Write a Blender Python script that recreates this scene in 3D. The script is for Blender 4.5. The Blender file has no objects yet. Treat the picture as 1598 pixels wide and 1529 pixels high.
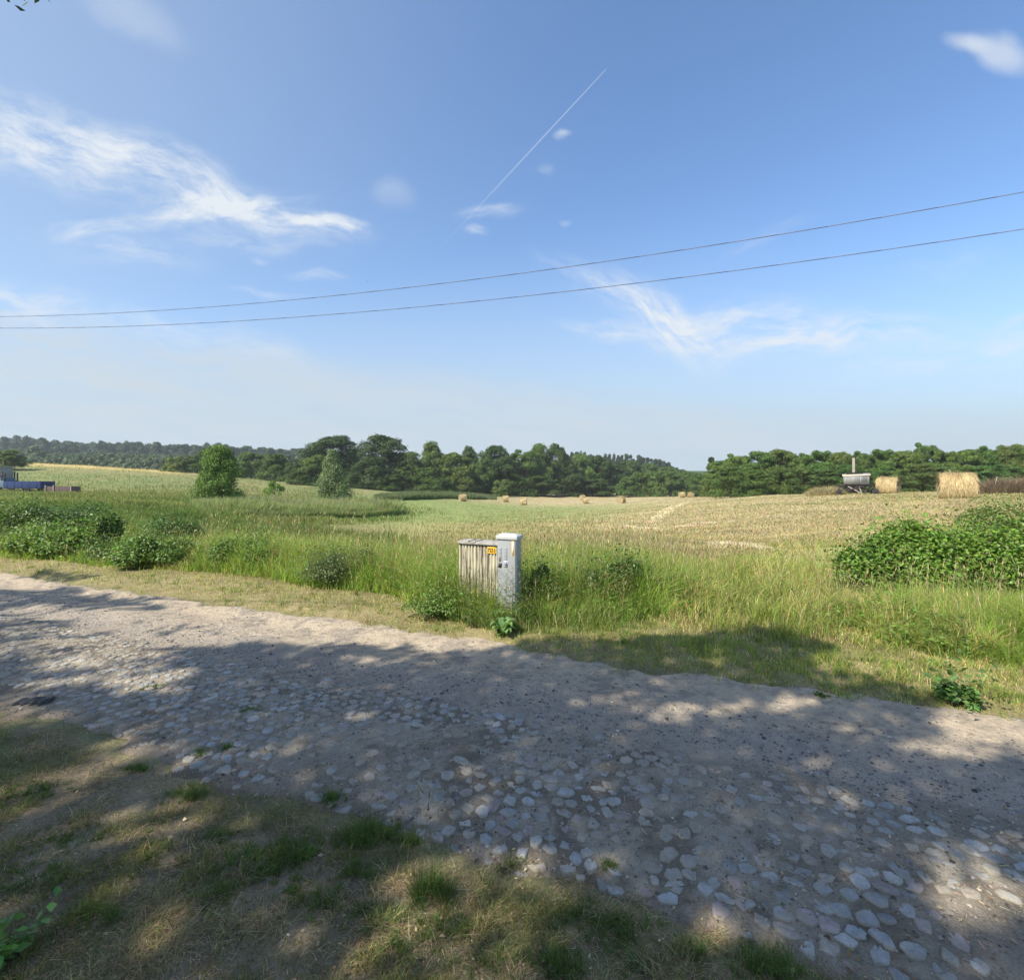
import bpy, math, random
import numpy as np
from mathutils import Vector, Matrix

SC = bpy.context.scene
COL = SC.collection
rng = np.random.default_rng(11)
random.seed(5)
R = math.radians

# ------------------------------------------------------------------ camera
FPX, CX, HY, CAMZ = 780.0, 799.0, 738.0, 2.0        # focal length, centre column, horizon row, eye height
cam_d = bpy.data.cameras.new('camera')
cam = bpy.data.objects.new('camera', cam_d)
COL.objects.link(cam)
cam.location = (0, 0, CAMZ)
cam.rotation_euler = (R(90), 0, 0)
cam_d.sensor_fit = 'HORIZONTAL'
cam_d.sensor_width = 36.0
cam_d.lens = 36.0 * FPX / 1598.0
cam_d.shift_y = -(764.5 - HY) / 1598.0
cam_d.clip_start = 0.05
cam_d.clip_end = 6000
SC.camera = cam

# ------------------------------------------------------------------ light
SUN_H = Vector((-0.80, -0.60))
SUN_EL = R(46)
SUN = Vector((SUN_H.x * math.cos(SUN_EL), SUN_H.y * math.cos(SUN_EL), math.sin(SUN_EL)))
sl = bpy.data.lights.new('sun', 'SUN')
sl.energy = 4.9
sl.angle = R(0.6)
sl.color = (1.0, 0.92, 0.77)
so = bpy.data.objects.new('sun', sl)
COL.objects.link(so)
so.rotation_euler = SUN.to_track_quat('Z', 'Y').to_euler()
SC.view_settings.view_transform = 'Standard'
SC.view_settings.look = 'None'
SC.view_settings.exposure = 0.65
SC.view_settings.gamma = 1.0

W = bpy.data.worlds.new('World')
SC.world = W
W.use_nodes = True
nt = W.node_tree
nt.nodes.clear()


class NG:
    """small helper to write node graphs as expressions"""
    def __init__(s, t):
        s.t = t

    def n(s, typ, **kw):
        nd = s.t.nodes.new(typ)
        for k, v in kw.items():
            setattr(nd, k, v)
        return nd

    def lk(s, a, b):
        if isinstance(a, (int, float)):
            b.default_value = a
        elif isinstance(a, (tuple, list)):
            v = list(a)
            if b.type == 'RGBA' and len(v) == 3:
                v = v + [1]
            b.default_value = v
        else:
            s.t.links.new(a, b)

    def m(s, op, a, b=0.0, c=0.0, clamp=False):
        nd = s.n('ShaderNodeMath', operation=op, use_clamp=clamp)
        s.lk(a, nd.inputs[0]); s.lk(b, nd.inputs[1]); s.lk(c, nd.inputs[2])
        return nd.outputs[0]

    def smooth(s, x, lo, hi):
        nd = s.n('ShaderNodeMapRange', interpolation_type='SMOOTHSTEP')
        s.lk(x, nd.inputs[0]); nd.inputs[1].default_value = lo; nd.inputs[2].default_value = hi
        nd.inputs[3].default_value = 0; nd.inputs[4].default_value = 1
        return nd.outputs[0]

    def noise(s, vec, scale, detail=4, rough=.55, dist=0.0):
        nd = s.n('ShaderNodeTexNoise')
        if vec is not None:
            s.lk(vec, nd.inputs['Vector'])
        nd.inputs['Scale'].default_value = scale
        nd.inputs['Detail'].default_value = detail
        nd.inputs['Roughness'].default_value = rough
        nd.inputs['Distortion'].default_value = dist
        return nd.outputs[0]

    def mix(s, f, a, b, mode='MIX'):
        nd = s.n('ShaderNodeMix', data_type='RGBA', blend_type=mode)
        s.lk(f, nd.inputs[0]); s.lk(a, nd.inputs[6]); s.lk(b, nd.inputs[7])
        return nd.outputs[2]

    def xyz(s, x, y, z):
        nd = s.n('ShaderNodeCombineXYZ')
        s.lk(x, nd.inputs[0]); s.lk(y, nd.inputs[1]); s.lk(z, nd.inputs[2])
        return nd.outputs[0]


g = NG(nt)
sky = g.n('ShaderNodeTexSky', sky_type='NISHITA')
sky.sun_disc = False
sky.sun_elevation = SUN_EL
sky.sun_rotation = math.atan2(SUN_H.x, SUN_H.y)
sky.altitude = 50
sky.air_density = 1.0
sky.dust_density = 0.8
sky.ozone_density = 2.2
tc = g.n('ShaderNodeTexCoord')
sep = g.n('ShaderNodeSeparateXYZ')
g.lk(tc.outputs['Generated'], sep.inputs[0])
yy = g.m('MAXIMUM', sep.outputs[1], 0.05)
U = g.m('DIVIDE', sep.outputs[0], yy)
V = g.m('DIVIDE', sep.outputs[2], yy)
front = g.smooth(sep.outputs[1], 0.08, 0.25)
vec = g.xyz(U, V, 0.0)
wn = g.n('ShaderNodeTexNoise')
g.lk(vec, wn.inputs['Vector']); wn.inputs['Scale'].default_value = 5.0; wn.inputs['Detail'].default_value = 8
wsub = g.n('ShaderNodeVectorMath', operation='SUBTRACT')
g.lk(wn.outputs['Color'], wsub.inputs[0]); wsub.inputs[1].default_value = (.5, .5, .5)
wsc = g.n('ShaderNodeVectorMath', operation='SCALE')
g.lk(wsub.outputs[0], wsc.inputs[0]); wsc.inputs['Scale'].default_value = 0.10
wadd = g.n('ShaderNodeVectorMath', operation='ADD')
g.lk(vec, wadd.inputs[0]); g.lk(wsc.outputs[0], wadd.inputs[1])
WV = wadd.outputs[0]


def cu(px):
    return (px - CX) / FPX


def cv(py):
    return (HY - py) / FPX


def cloud(px, py, a, b, ang, amp, streak=1.0, lo=.33, hi=.72, soft=0.0):
    """one wisp of cirrus: an ellipse in direction space times stretched noise"""
    mp = g.n('ShaderNodeMapping', vector_type='TEXTURE')
    g.lk(WV, mp.inputs[0])
    mp.inputs['Location'].default_value = (cu(px), cv(py), 0)
    mp.inputs['Rotation'].default_value = (0, 0, R(ang))
    mp.inputs['Scale'].default_value = (a / FPX, b / FPX, 1)
    ln = g.n('ShaderNodeVectorMath', operation='LENGTH')
    g.lk(mp.outputs[0], ln.inputs[0])
    fall = g.m('SUBTRACT', 1.0, g.smooth(ln.outputs['Value'], 0.15, 1.25))
    mp2 = g.n('ShaderNodeMapping', vector_type='TEXTURE')
    g.lk(WV, mp2.inputs[0])
    mp2.inputs['Rotation'].default_value = (0, 0, R(ang))
    mp2.inputs['Scale'].default_value = (.12 * streak, .034, 1)
    nz = g.noise(mp2.outputs[0], 1.0, 9, .66)
    nz = g.smooth(nz, lo, hi)
    nz = g.m('ADD', g.m('MULTIPLY', nz, 1 - soft), soft)
    return g.m('MULTIPLY', g.m('MULTIPLY', fall, nz), amp)


wisps = [
    # px, py, half length, half height, tilt, strength
    (100, 222, 230, 72, -20, .72), (260, 268, 210, 48, -28, .75), (30, 215, 160, 60, -15, .55),
    (330, 320, 150, 30, 6, .95), (440, 335, 140, 26, -12, .95), (520, 347, 85, 17, -10, .95),
    (170, 352, 110, 15, 8, .7), (200, 390, 130, 30, -5, .38), (400, 370, 150, 22, -4, .35),
    (497, 428, 45, 11, -3, .40), (410, 400, 18, 7, 0, .4), (430, 462, 80, 12, -10, .28), (765, 335, 55, 18, 8, .45), (742, 370, 22, 9, -15, .5),
    (1035, 500, 120, 52, -38, 1.0), (1140, 512, 170, 46, 6, .85), (1290, 528, 210, 36, 7, .85), (945, 518, 80, 18, -12, .7),
    (960, 455, 140, 34, -25, .45), (1200, 370, 90, 14, 20, .22), (1500, 548, 240, 44, 8, .5), (1590, 495, 50, 14, 10, .35),
    (40, 470, 140, 40, -16, .65), (300, 520, 220, 30, -13, .5), (90, 350, 60, 9, 5, .3), (1480, 400, 90, 30, 10, .15),
]
acc = None
for w_ in wisps:
    c_ = cloud(*w_)
    acc = c_ if acc is None else g.m('ADD', acc, c_)
for w_ in [(618, 298, 40, 26, -20, .20), (875, 216, 14, 8, 15, .45), (855, 260, 16, 9, 0, .16), (880, 342, 12, 7, 0, .22),
           (1560, 85, 62, 30, -32, .62), (1508, 62, 42, 20, -12, .5), (205, 25, 100, 34, -30, .27)]:
    acc = g.m('ADD', acc, cloud(*w_, 1.0, .3, .8, .75))
# broad veil of high cloud above the horizon, its upper edge falling from left to right
edge = g.m('ADD', g.m('MULTIPLY', U, -0.125), 0.185)
edge = g.m('ADD', edge, g.m('MULTIPLY', g.m('MULTIPLY', U, U), 0.04))
wsep = g.n('ShaderNodeSeparateXYZ'); g.lk(WV, wsep.inputs[0])
dv = g.m('SUBTRACT', edge, wsep.outputs[1])
mp3 = g.n('ShaderNodeMapping', vector_type='TEXTURE')
g.lk(WV, mp3.inputs[0]); mp3.inputs['Rotation'].default_value = (0, 0, R(-8)); mp3.inputs['Scale'].default_value = (.34, .045, 1)
vn = g.noise(mp3.outputs[0], 1.0, 7, .6)
veil = g.m('MULTIPLY', g.smooth(dv, -0.015, 0.06), g.m('ADD', g.m('MULTIPLY', g.smooth(vn, .32, .66), .62), .36))
acc = g.m('MULTIPLY', acc, 1.15)
# milky air low over the land
low = g.m('SUBTRACT', 1.0, g.smooth(V, 0.02, 0.66))
haze_f = g.m('MULTIPLY', g.m('MULTIPLY', low, low), .95)
lft = g.m('MULTIPLY', g.smooth(g.m('MULTIPLY', U, -1.0), -.3, 1.2), .42)
haze_f = g.m('MAXIMUM', haze_f, lft)
# contrail
p0, p1 = (948, 106), (655, 422)
ax, ay, bx_, by_ = cu(p0[0]), cv(p0[1]), cu(p1[0]), cv(p1[1])
L = math.hypot(bx_ - ax, by_ - ay); dx, dy = (bx_ - ax) / L, (by_ - ay) / L
along = g.m('ADD', g.m('MULTIPLY', g.m('SUBTRACT', U, ax), dx), g.m('MULTIPLY', g.m('SUBTRACT', V, ay), dy))
perp = g.m('ABSOLUTE', g.m('ADD', g.m('MULTIPLY', g.m('SUBTRACT', U, ax), -dy), g.m('MULTIPLY', g.m('SUBTRACT', V, ay), dx)))
wline = g.m('ADD', g.m('MULTIPLY', along, .0028), .0008)
core = g.m('SUBTRACT', 1.0, g.smooth(g.m('DIVIDE', perp, wline), .3, 1.5))
trail = g.m('MULTIPLY', g.m('MULTIPLY', core, g.smooth(along, -.002, .01)), g.m('SUBTRACT', 1.0, g.smooth(along, .12, L)))
acc = g.m('ADD', acc, g.m('MULTIPLY', trail, .38))
acc = g.m('MULTIPLY', acc, front, clamp=True)
back = g.m('MULTIPLY', g.m('SUBTRACT', 1.0, front), .2)
acc = g.m('ADD', acc, back, clamp=True)
skyt = g.mix(1.0, sky.outputs[0], (.78, .90, 1.0), 'MULTIPLY')
skyh = g.mix(g.m('MULTIPLY', haze_f, front), skyt, (2.18, 2.60, 2.98))
skyh = g.mix(g.m('MULTIPLY', veil, front, clamp=True), skyh, (2.60, 2.98, 3.36))
cmix = g.mix(acc, skyh, (3.35, 3.6, 3.9))
bg = g.n('ShaderNodeBackground')
g.lk(cmix, bg.inputs[0]); bg.inputs[1].default_value = 0.15
wo = g.n('ShaderNodeOutputWorld')
g.lk(bg.outputs[0], wo.inputs[0])


# ------------------------------------------------------------------ numpy helpers
def vnoise(x, y, seed=0):
    xi = np.floor(x).astype(np.int64); yi = np.floor(y).astype(np.int64)
    fx = x - xi; fy = y - yi
    fx = fx * fx * (3 - 2 * fx); fy = fy * fy * (3 - 2 * fy)

    def h(a, b):
        n = (a * 374761393 + b * 668265263 + seed * 974634777) & 0xffffffff
        n = ((n ^ (n >> 13)) * 1274126177) & 0xffffffff
        return ((n ^ (n >> 16)) & 0xffff) / 65535.0
    return (h(xi, yi) * (1 - fx) + h(xi + 1, yi) * fx) * (1 - fy) + (h(xi, yi + 1) * (1 - fx) + h(xi + 1, yi + 1) * fx) * fy


def fbm(x, y, seed=0, octv=4):
    a, s, t = .5, 0, 0
    for i in range(octv):
        s = s + a * vnoise(x, y, seed + i); t += a
        x = x * 2.03 + 17.1; y = y * 2.03 + 5.7; a *= .5
    return s / t


def sst(x, a, b):
    t = np.clip((x - a) / (b - a), 0, 1)
    return t * t * (3 - 2 * t)


def P(px, py, d):
    return Vector(((px - CX) / FPX * d, d, CAMZ + (HY - py) / FPX * d))


def road_s(x, y):
    return (y + .416 * x) / 1.083


def road_t(x, y):
    return (x - .416 * y) / 1.083


def from_ts(t, s):
    return (t + .416 * s) / 1.083, (s - .416 * t) / 1.083


# terrain control table: depth, {column: height}
CT = [(9, {-300: 0, 0: 0, 400: 0, 799: 0, 1200: 0, 1598: 0, 1900: 0}),
      (12, {-300: 0, 0: -.1, 300: -.2, 600: -.2, 799: -.15, 1000: -.15, 1200: -.1, 1500: 0, 1900: .1}),
      (25, {-300: 0, 0: 0, 200: -.1, 500: -1.0, 799: -1.05, 1000: -.8, 1200: -.25, 1400: .35, 1500: .6, 1900: 1.0}),
      (45, {-300: 0, 0: -.2, 200: -.5, 330: -1.1, 500: -2.0, 799: -2.3, 1000: -1.5, 1200: -.4, 1385: .15, 1598: .3, 1900: .7}),
      (80, {-300: 1, 0: -.6, 100: -1.0, 300: -1.2, 500: -2, 700: -3.0, 800: -3.9, 950: -4.0, 1060: -2.5, 1114: -2.3, 1200: -1.5, 1400: -1.5, 1598: -1.2, 1900: -1}),
      (110, {-300: 3, 0: 1.8, 200: 1.0, 400: -1, 600: -2.9, 720: -4.0, 817: -5.0, 960: -5.0, 1060: -3.4, 1114: -3.25, 1200: -3.5, 1598: -3, 1900: -3}),
      (150, {-300: 7, 0: 5.8, 140: 4.2, 280: 2.6, 450: -.2, 600: -3.2, 800: -5.3, 900: -6.1, 1060: -5.1, 1250: -6, 1598: -5, 1900: -5}),
      (200, {-300: 4, 0: 3, 280: 0, 450: -3, 600: -4, 800: -6, 900: -6.5, 1060: -7, 1300: -7, 1598: -7}),
      (300, {-300: -2, 0: -2, 450: -2, 900: -5, 1300: -5, 1598: -5}),
      (500, {-300: 12, 0: 12, 450: 9, 700: 5, 1000: 5, 1300: 0, 1598: 0}),
      (1500, {-300: 8, 799: 8, 1598: 8})]
cp, cz = [], []
for d, row in CT:
    for px, z in row.items():
        u = (px - CX) / FPX
        cp.append((math.atan(u) * 1.6, math.log(d * math.sqrt(1 + u * u)))); cz.append(z)
cp = np.array(cp); cz = np.array(cz)
D = np.linalg.norm(cp[:, None] - cp[None], axis=2)
Kn = len(cp)
A = np.zeros((Kn + 3, Kn + 3))
A[:Kn, :Kn] = D + np.eye(Kn) * .02 * -1     # linear kernel with a little smoothing
A[:Kn, Kn] = 1; A[:Kn, Kn + 1:] = cp; A[Kn, :Kn] = 1; A[Kn + 1:, :Kn] = cp.T
wts = np.linalg.solve(A, np.concatenate([cz, [0, 0, 0]]))


def gz(x, y):
    x = np.atleast_1d(np.asarray(x, float)); y = np.atleast_1d(np.asarray(y, float))
    th = np.arctan2(x, y); r = np.hypot(x, y)
    tc_ = np.clip(th, -R(54.5), R(54.5)); lr = np.clip(np.log(np.maximum(r, .1)), math.log(9), math.log(2200))
    q = np.stack([tc_ * 1.6, lr], 1)
    z = np.empty(len(x))
    for i in range(0, len(x), 60000):
        qq = q[i:i + 60000]
        dd = np.sqrt(((qq[:, None] - cp[None]) ** 2).sum(2))
        z[i:i + 60000] = dd @ wts[:Kn] + wts[Kn] + qq @ wts[Kn + 1:]
    z *= 1 - sst(np.abs(th), R(60), R(120))
    s = road_s(x, y)
    z *= sst(s, 6.2, 9.5) * sst(r, 5, 10)
    z += (fbm(x * .35, y * .35, 3) - .5) * .25 * sst(s, 6.5, 12)
    z += (fbm(x * 1.6, y * 1.6, 9) - .5) * .05 * sst(s, 5.3, 6.2)
    z += sst(s, 5.25, 5.7) * .04
    bank = 1 - sst(s, 1.2, 2.35)
    z += bank * .07 + (fbm(x * 2.2, y * 2.2, 5) - .5) * .06 * (1 - sst(s, 1.9, 2.5))
    z -= .05 * sst(s, 2.25, 2.6) * (1 - sst(s, 5.0, 5.4))     # bed under the road sheet
    return z


def g1(x, y):
    return float(gz(x, y)[0])


def proj(x, y, z):
    return CX + x / y * FPX, HY - (z - CAMZ) / y * FPX


def find_d(px, py, d0, d1):
    ds = np.linspace(d0, d1, 400)
    x = (px - CX) / FPX * ds
    z = gz(x, ds)
    q = HY - (z - CAMZ) / ds * FPX
    return float(ds[np.argmin(np.abs(q - py))])


def mk_mesh(name, co, loops, starts, col=None, smooth=False):
    me = bpy.data.meshes.new(name)
    me.vertices.add(len(co)); me.vertices.foreach_set('co', np.asarray(co, np.float32).ravel())
    me.loops.add(len(loops)); me.loops.foreach_set('vertex_index', np.asarray(loops, np.int32))
    me.polygons.add(len(starts)); me.polygons.foreach_set('loop_start', np.asarray(starts, np.int32))
    if smooth:
        me.polygons.foreach_set('use_smooth', np.ones(len(starts), bool))
    if col is not None:
        ca = me.color_attributes.new('Col', 'FLOAT_COLOR', 'POINT')
        c4 = np.ones((len(co), 4), np.float32); c4[:, :3] = col
        ca.data.foreach_set('color', c4.ravel())
    me.update(calc_edges=True)
    me.validate()
    return me


def mk_obj(name, me, mat, parent=None):
    o = bpy.data.objects.new(name, me)
    if mat is not None and not me.materials:
        me.materials.append(mat)
    COL.objects.link(o)
    if parent is not None:
        o.parent = parent
    return o


def empty(name, loc, rz=0.0):
    o = bpy.data.objects.new(name, None); COL.objects.link(o)
    o.location = loc; o.rotation_euler = (0, 0, rz); o.empty_display_size = .2
    return o


def tag(o, label=None, cat=None, group=None, kind=None):
    if label: o['label'] = label
    if cat: o['category'] = cat
    if group: o['group'] = group
    if kind: o['kind'] = kind
    return o


def pattern(tmpl, lo, st, M, T, col):
    """repeat a small template (k verts) N times with matrices M (N,3,3) and offsets T"""
    N, k = len(T), len(tmpl)
    co = np.einsum('nij,kj->nki', M, tmpl) + T[:, None]
    lo = np.asarray(lo); st = np.asarray(st)
    loops = (lo[None] + (np.arange(N) * k)[:, None]).ravel()
    starts = (st[None] + (np.arange(N) * len(lo))[:, None]).ravel()
    c = np.repeat(col, k, axis=0)
    return co.reshape(-1, 3), loops, starts, c


def join_parts(parts):
    co, lo, st, cc = [], [], [], []
    nv = nl = 0
    for a, b, c, d in parts:
        co.append(a); lo.append(b + nv); st.append(c + nl); cc.append(d)
        nv += len(a); nl += len(b)
    return np.concatenate(co), np.concatenate(lo), np.concatenate(st), np.concatenate(cc)


def blades(T, H, Wd, lean, col, tipcol=None, az=None):
    """grass blades: five vertices each, bending over"""
    N = len(T)
    a = rng.uniform(0, 2 * np.pi, N) if az is None else az
    f = rng.uniform(0, 2 * np.pi, N)
    ld = np.stack([np.cos(a), np.sin(a), np.zeros(N)], 1)
    sd = np.stack([np.cos(f), np.sin(f), np.zeros(N)], 1)
    co = np.empty((N, 5, 3))
    up = np.array([0, 0, 1.0])
    lean = np.asarray(lean)
    for j, (t, w) in enumerate([(0, .5), (.55, .42)]):
        c = T + up * (H * t)[:, None] + ld * (lean * H * t * t)[:, None]
        co[:, 2 * j] = c - sd * (Wd * w)[:, None]; co[:, 2 * j + 1] = c + sd * (Wd * w)[:, None]
    co[:, 4] = T + up * (H * (1 - .25 * np.minimum(lean, 1.4)))[:, None] + ld * (lean * H)[:, None]
    lo = np.array([0, 1, 3, 2, 2, 3, 4]); st = np.array([0, 4])
    loops = (lo[None] + (np.arange(N) * 5)[:, None]).ravel()
    starts = (st[None] + (np.arange(N) * 7)[:, None]).ravel()
    c = np.repeat(col, 5, axis=0).reshape(N, 5, 3)
    if tipcol is not None:
        c[:, 4] = tipcol; c[:, 2:4] = .6 * c[:, 2:4] + .4 * tipcol[:, None]
    return co.reshape(-1, 3), loops, starts, c.reshape(-1, 3)


def heads(T, H, Wd, Lh, lean, az, col):
    """seed heads of flowering grass on top of thin stems"""
    N = len(T)
    ld = np.stack([np.cos(az), np.sin(az), np.zeros(N)], 1)
    sd = np.stack([-np.sin(az), np.cos(az), np.zeros(N)], 1)
    co = np.empty((N, 9, 3)); up = np.array([0, 0, 1.0])
    top = T + up * H[:, None] + ld * (lean * H)[:, None]
    mid = T + up * (H * .55)[:, None] + ld * (lean * H * .3)[:, None]
    sw = np.maximum(Wd * .16, .0007)
    co[:, 0] = T - sd * sw[:, None]; co[:, 1] = T + sd * sw[:, None]
    co[:, 2] = mid - sd * sw[:, None]; co[:, 3] = mid + sd * sw[:, None]
    co[:, 4] = top
    dr = ld * .45 + up * .9
    co[:, 5] = top + dr * (Lh * .35)[:, None] - sd * (Wd * .5)[:, None]
    co[:, 6] = top + dr * Lh[:, None]
    co[:, 7] = top + dr * (Lh * .35)[:, None] + sd * (Wd * .5)[:, None]
    co[:, 8] = top + dr * (Lh * .3)[:, None] + ld * (Wd * .5)[:, None]
    lo = np.array([0, 1, 3, 2, 2, 3, 4, 4, 7, 6, 5, 4, 8, 6]); st = np.array([0, 4, 7, 11])
    loops = (lo[None] + (np.arange(N) * 9)[:, None]).ravel()
    starts = (st[None] + (np.arange(N) * 14)[:, None]).ravel()
    c = np.repeat(col, 9, axis=0)
    return co.reshape(-1, 3), loops, starts, c


def frames(nrm, spin):
    """orthonormal frames with z = nrm, spun about it"""
    n = nrm / np.linalg.norm(nrm, axis=1, keepdims=True)
    ref = np.where(np.abs(n[:, 2:3]) > .9, np.array([[1., 0, 0]]), np.array([[0, 0, 1.]]))
    x = np.cross(ref, n); x /= np.linalg.norm(x, axis=1, keepdims=True)
    y = np.cross(n, x)
    c, s = np.cos(spin)[:, None], np.sin(spin)[:, None]
    return np.stack([x * c + y * s, -x * s + y * c, n], 2)


LEAF = np.array([(0, 0, 0), (.5, -.30, .07), (1, 0, -.05), (.5, .30, .07)], float)
LEAF_L, LEAF_S = [0, 1, 2, 0, 2, 3], [0, 3]
CLUMP = np.array([(0, 0, 0), (.55, -.16, .05), (1, .05, -.08), (.45, .22, .05),
                  (-.1, .1, .02), (-.35, .75, .1), (-.75, .55, -.05), (-.5, .1, .05),
                  (-.05, -.1, -.02), (-.5, -.35, .08), (-.45, -.95, -.06), (.02, -.55, .04)], float)
CLUMP_L = [0, 1, 2, 0, 2, 3, 4, 5, 6, 4, 6, 7, 8, 9, 10, 8, 10, 11]
CLUMP_S = [0, 3, 6, 9, 12, 15]


def leafset(T, nrm, size, col, tm=0):
    M = frames(nrm, rng.uniform(0, 2 * np.pi, len(T))) * size[:, None, None]
    if tm == 0:
        return pattern(LEAF, LEAF_L, LEAF_S, M, T, col)
    return pattern(CLUMP, CLUMP_L, CLUMP_S, M, T, col)


def vary(col, n, amt=.25, hue=.12):
    c = np.tile(np.asarray(col, float), (n, 1))
    b = 1 + rng.normal(0, amt, (n, 1)).clip(-.6, .9)
    h = 1 + rng.normal(0, hue, (n, 3))
    return np.clip(c * b * h, .005, .9)


def tubes(segs, sides=6, col=(.08, .06, .045)):
    """list of ((p0), r0, (p1), r1) tapered tubes"""
    co, lo, st = [], [], []
    for a, ra, b, rb in segs:
        a = np.array(a, float); b = np.array(b, float)
        d = b - a; d /= (np.linalg.norm(d) + 1e-9)
        ref = np.array([1., 0, 0]) if abs(d[2]) > .8 else np.array([0, 0, 1.])
        x = np.cross(ref, d); x /= np.linalg.norm(x); y = np.cross(d, x)
        base = len(co)
        for p, r in ((a, ra), (b, rb)):
            for k in range(sides):
                an = 2 * np.pi * k / sides
                co.append(p + (x * math.cos(an) + y * math.sin(an)) * r)
        for k in range(sides):
            st.append(len(lo)); k2 = (k + 1) % sides
            lo += [base + k, base + k2, base + sides + k2, base + sides + k]
        st.append(len(lo)); lo += [base + sides + k for k in range(sides)]
        st.append(len(lo)); lo += [base + sides - 1 - k for k in range(sides)]
    co = np.array(co)
    return co, np.array(lo), np.array(st), np.tile(np.asarray(col, float), (len(co), 1))


def box(cx, cy, cz_, sx, sy, sz, col=(.5, .5, .5), rot=None, bev=0.0):
    """bevelled box as arrays, centre and full sizes"""
    import bmesh
    bm = bmesh.new()
    bmesh.ops.create_cube(bm, size=1.0)
    bmesh.ops.scale(bm, vec=(sx, sy, sz), verts=bm.verts)
    if bev > 0:
        bmesh.ops.bevel(bm, geom=bm.edges[:], offset=bev, segments=2, affect='EDGES', profile=.6)
    M = Matrix.Translation((cx, cy, cz_))
    if rot is not None:
        M = M @ rot
    bm.transform(M)
    bm.verts.ensure_lookup_table()
    co = np.array([v.co[:] for v in bm.verts]); lo, st = [], []
    bm.verts.index_update()
    for f in bm.faces:
        st.append(len(lo)); lo += [v.index for v in f.verts]
    bm.free()
    return co, np.array(lo), np.array(st), np.tile(np.asarray(col, float), (len(co), 1))


# ------------------------------------------------------------------ materials
def mat_new(name):
    m = bpy.data.materials.new(name); m.use_nodes = True
    m.node_tree.nodes.clear()
    return m, NG(m.node_tree)


def mat_leaf(name, trans=.35, rough=.55, spec=.25, objvar=True, tcol=(1.15, 1.25, .55)):
    m, q = mat_new(name)
    at = q.n('ShaderNodeVertexColor', layer_name='Col')
    c = at.outputs[0]
    if objvar:
        oi = q.n('ShaderNodeObjectInfo')
        c = q.mix(1.0, c, oi.outputs['Color'], 'MULTIPLY')
    pb = q.n('ShaderNodeBsdfPrincipled')
    q.lk(c, pb.inputs['Base Color']); pb.inputs['Roughness'].default_value = rough
    pb.inputs['Specular IOR Level'].default_value = spec
    tr = q.n('ShaderNodeBsdfTranslucent')
    q.lk(q.mix(1.0, c, tcol, 'MULTIPLY'), tr.inputs[0])
    mx = q.n('ShaderNodeMixShader'); mx.inputs[0].default_value = trans
    q.t.links.new(pb.outputs[0], mx.inputs[1]); q.t.links.new(tr.outputs[0], mx.inputs[2])
    o = q.n('ShaderNodeOutputMaterial'); q.t.links.new(mx.outputs[0], o.inputs[0])
    return m


def mat_col(name, rough=.9, spec=.2, noise=None, bump=None, metal=0.0, extra=None):
    """vertex colour times fine noise, with bump"""
    m, q = mat_new(name)
    at = q.n('ShaderNodeVertexColor', layer_name='Col')
    c = at.outputs[0]
    tcn = q.n('ShaderNodeTexCoord')
    ov = tcn.outputs['Object']
    if noise:
        for sc_, lo_, hi_ in noise:
            f = q.noise(ov, sc_, 5, .6)
            v = q.n('ShaderNodeMapRange'); q.lk(f, v.inputs[0])
            v.inputs[1].default_value = .25; v.inputs[2].default_value = .75
            v.inputs[3].default_value = lo_; v.inputs[4].default_value = hi_
            c = q.mix(1.0, c, q.xyz(v.outputs[0], v.outputs[0], v.outputs[0]), 'MULTIPLY')
    pb = q.n('ShaderNodeBsdfPrincipled')
    q.lk(c, pb.inputs['Base Color']); pb.inputs['Roughness'].default_value = rough
    pb.inputs['Specular IOR Level'].default_value = spec
    pb.inputs['Metallic'].default_value = metal
    if bump:
        h = None
        for sc_, st_ in bump:
            f = q.m('MULTIPLY', q.noise(ov, sc_, 5, .6), st_)
            h = f if h is None else q.m('ADD', h, f)
        bn = q.n('ShaderNodeBump'); bn.inputs['Strength'].default_value = 1.0; bn.inputs['Distance'].default_value = 1.0
        q.lk(h, bn.inputs['Height']); q.t.links.new(bn.outputs[0], pb.inputs['Normal'])
    o = q.n('ShaderNodeOutputMaterial'); q.t.links.new(pb.outputs[0], o.inputs[0])
    return m


def mat_paint(name, col, dirt=(.18, .15, .11), amt=.35, rough=.5, scale=(6, 6, 1.2), lo=.45, hi=.75, metal=0.0, bump=.0):
    """weathered painted or plastic surface with streaks of dirt"""
    m, q = mat_new(name)
    tcn = q.n('ShaderNodeTexCoord')
    mp = q.n('ShaderNodeMapping'); q.lk(tcn.outputs['Object'], mp.inputs[0]); mp.inputs['Scale'].default_value = scale
    f = q.m('MULTIPLY', q.smooth(q.noise(mp.outputs[0], 2.0, 6, .65), lo, hi), amt)
    f2 = q.m('MULTIPLY', q.noise(tcn.outputs['Object'], 30, 4, .6), .25)
    c = q.mix(q.m('ADD', f, q.m('MULTIPLY', f2, amt)), (*col, 1), (*dirt, 1))
    pb = q.n('ShaderNodeBsdfPrincipled')
    q.lk(c, pb.inputs['Base Color']); pb.inputs['Roughness'].default_value = rough
    pb.inputs['Metallic'].default_value = metal
    if bump:
        bn = q.n('ShaderNodeBump'); bn.inputs['Distance'].default_value = bump
        q.lk(q.noise(tcn.outputs['Object'], 40, 4, .6), bn.inputs['Height']); q.t.links.new(bn.outputs[0], pb.inputs['Normal'])
    o = q.n('ShaderNodeOutputMaterial'); q.t.links.new(pb.outputs[0], o.inputs[0])
    return m


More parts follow.
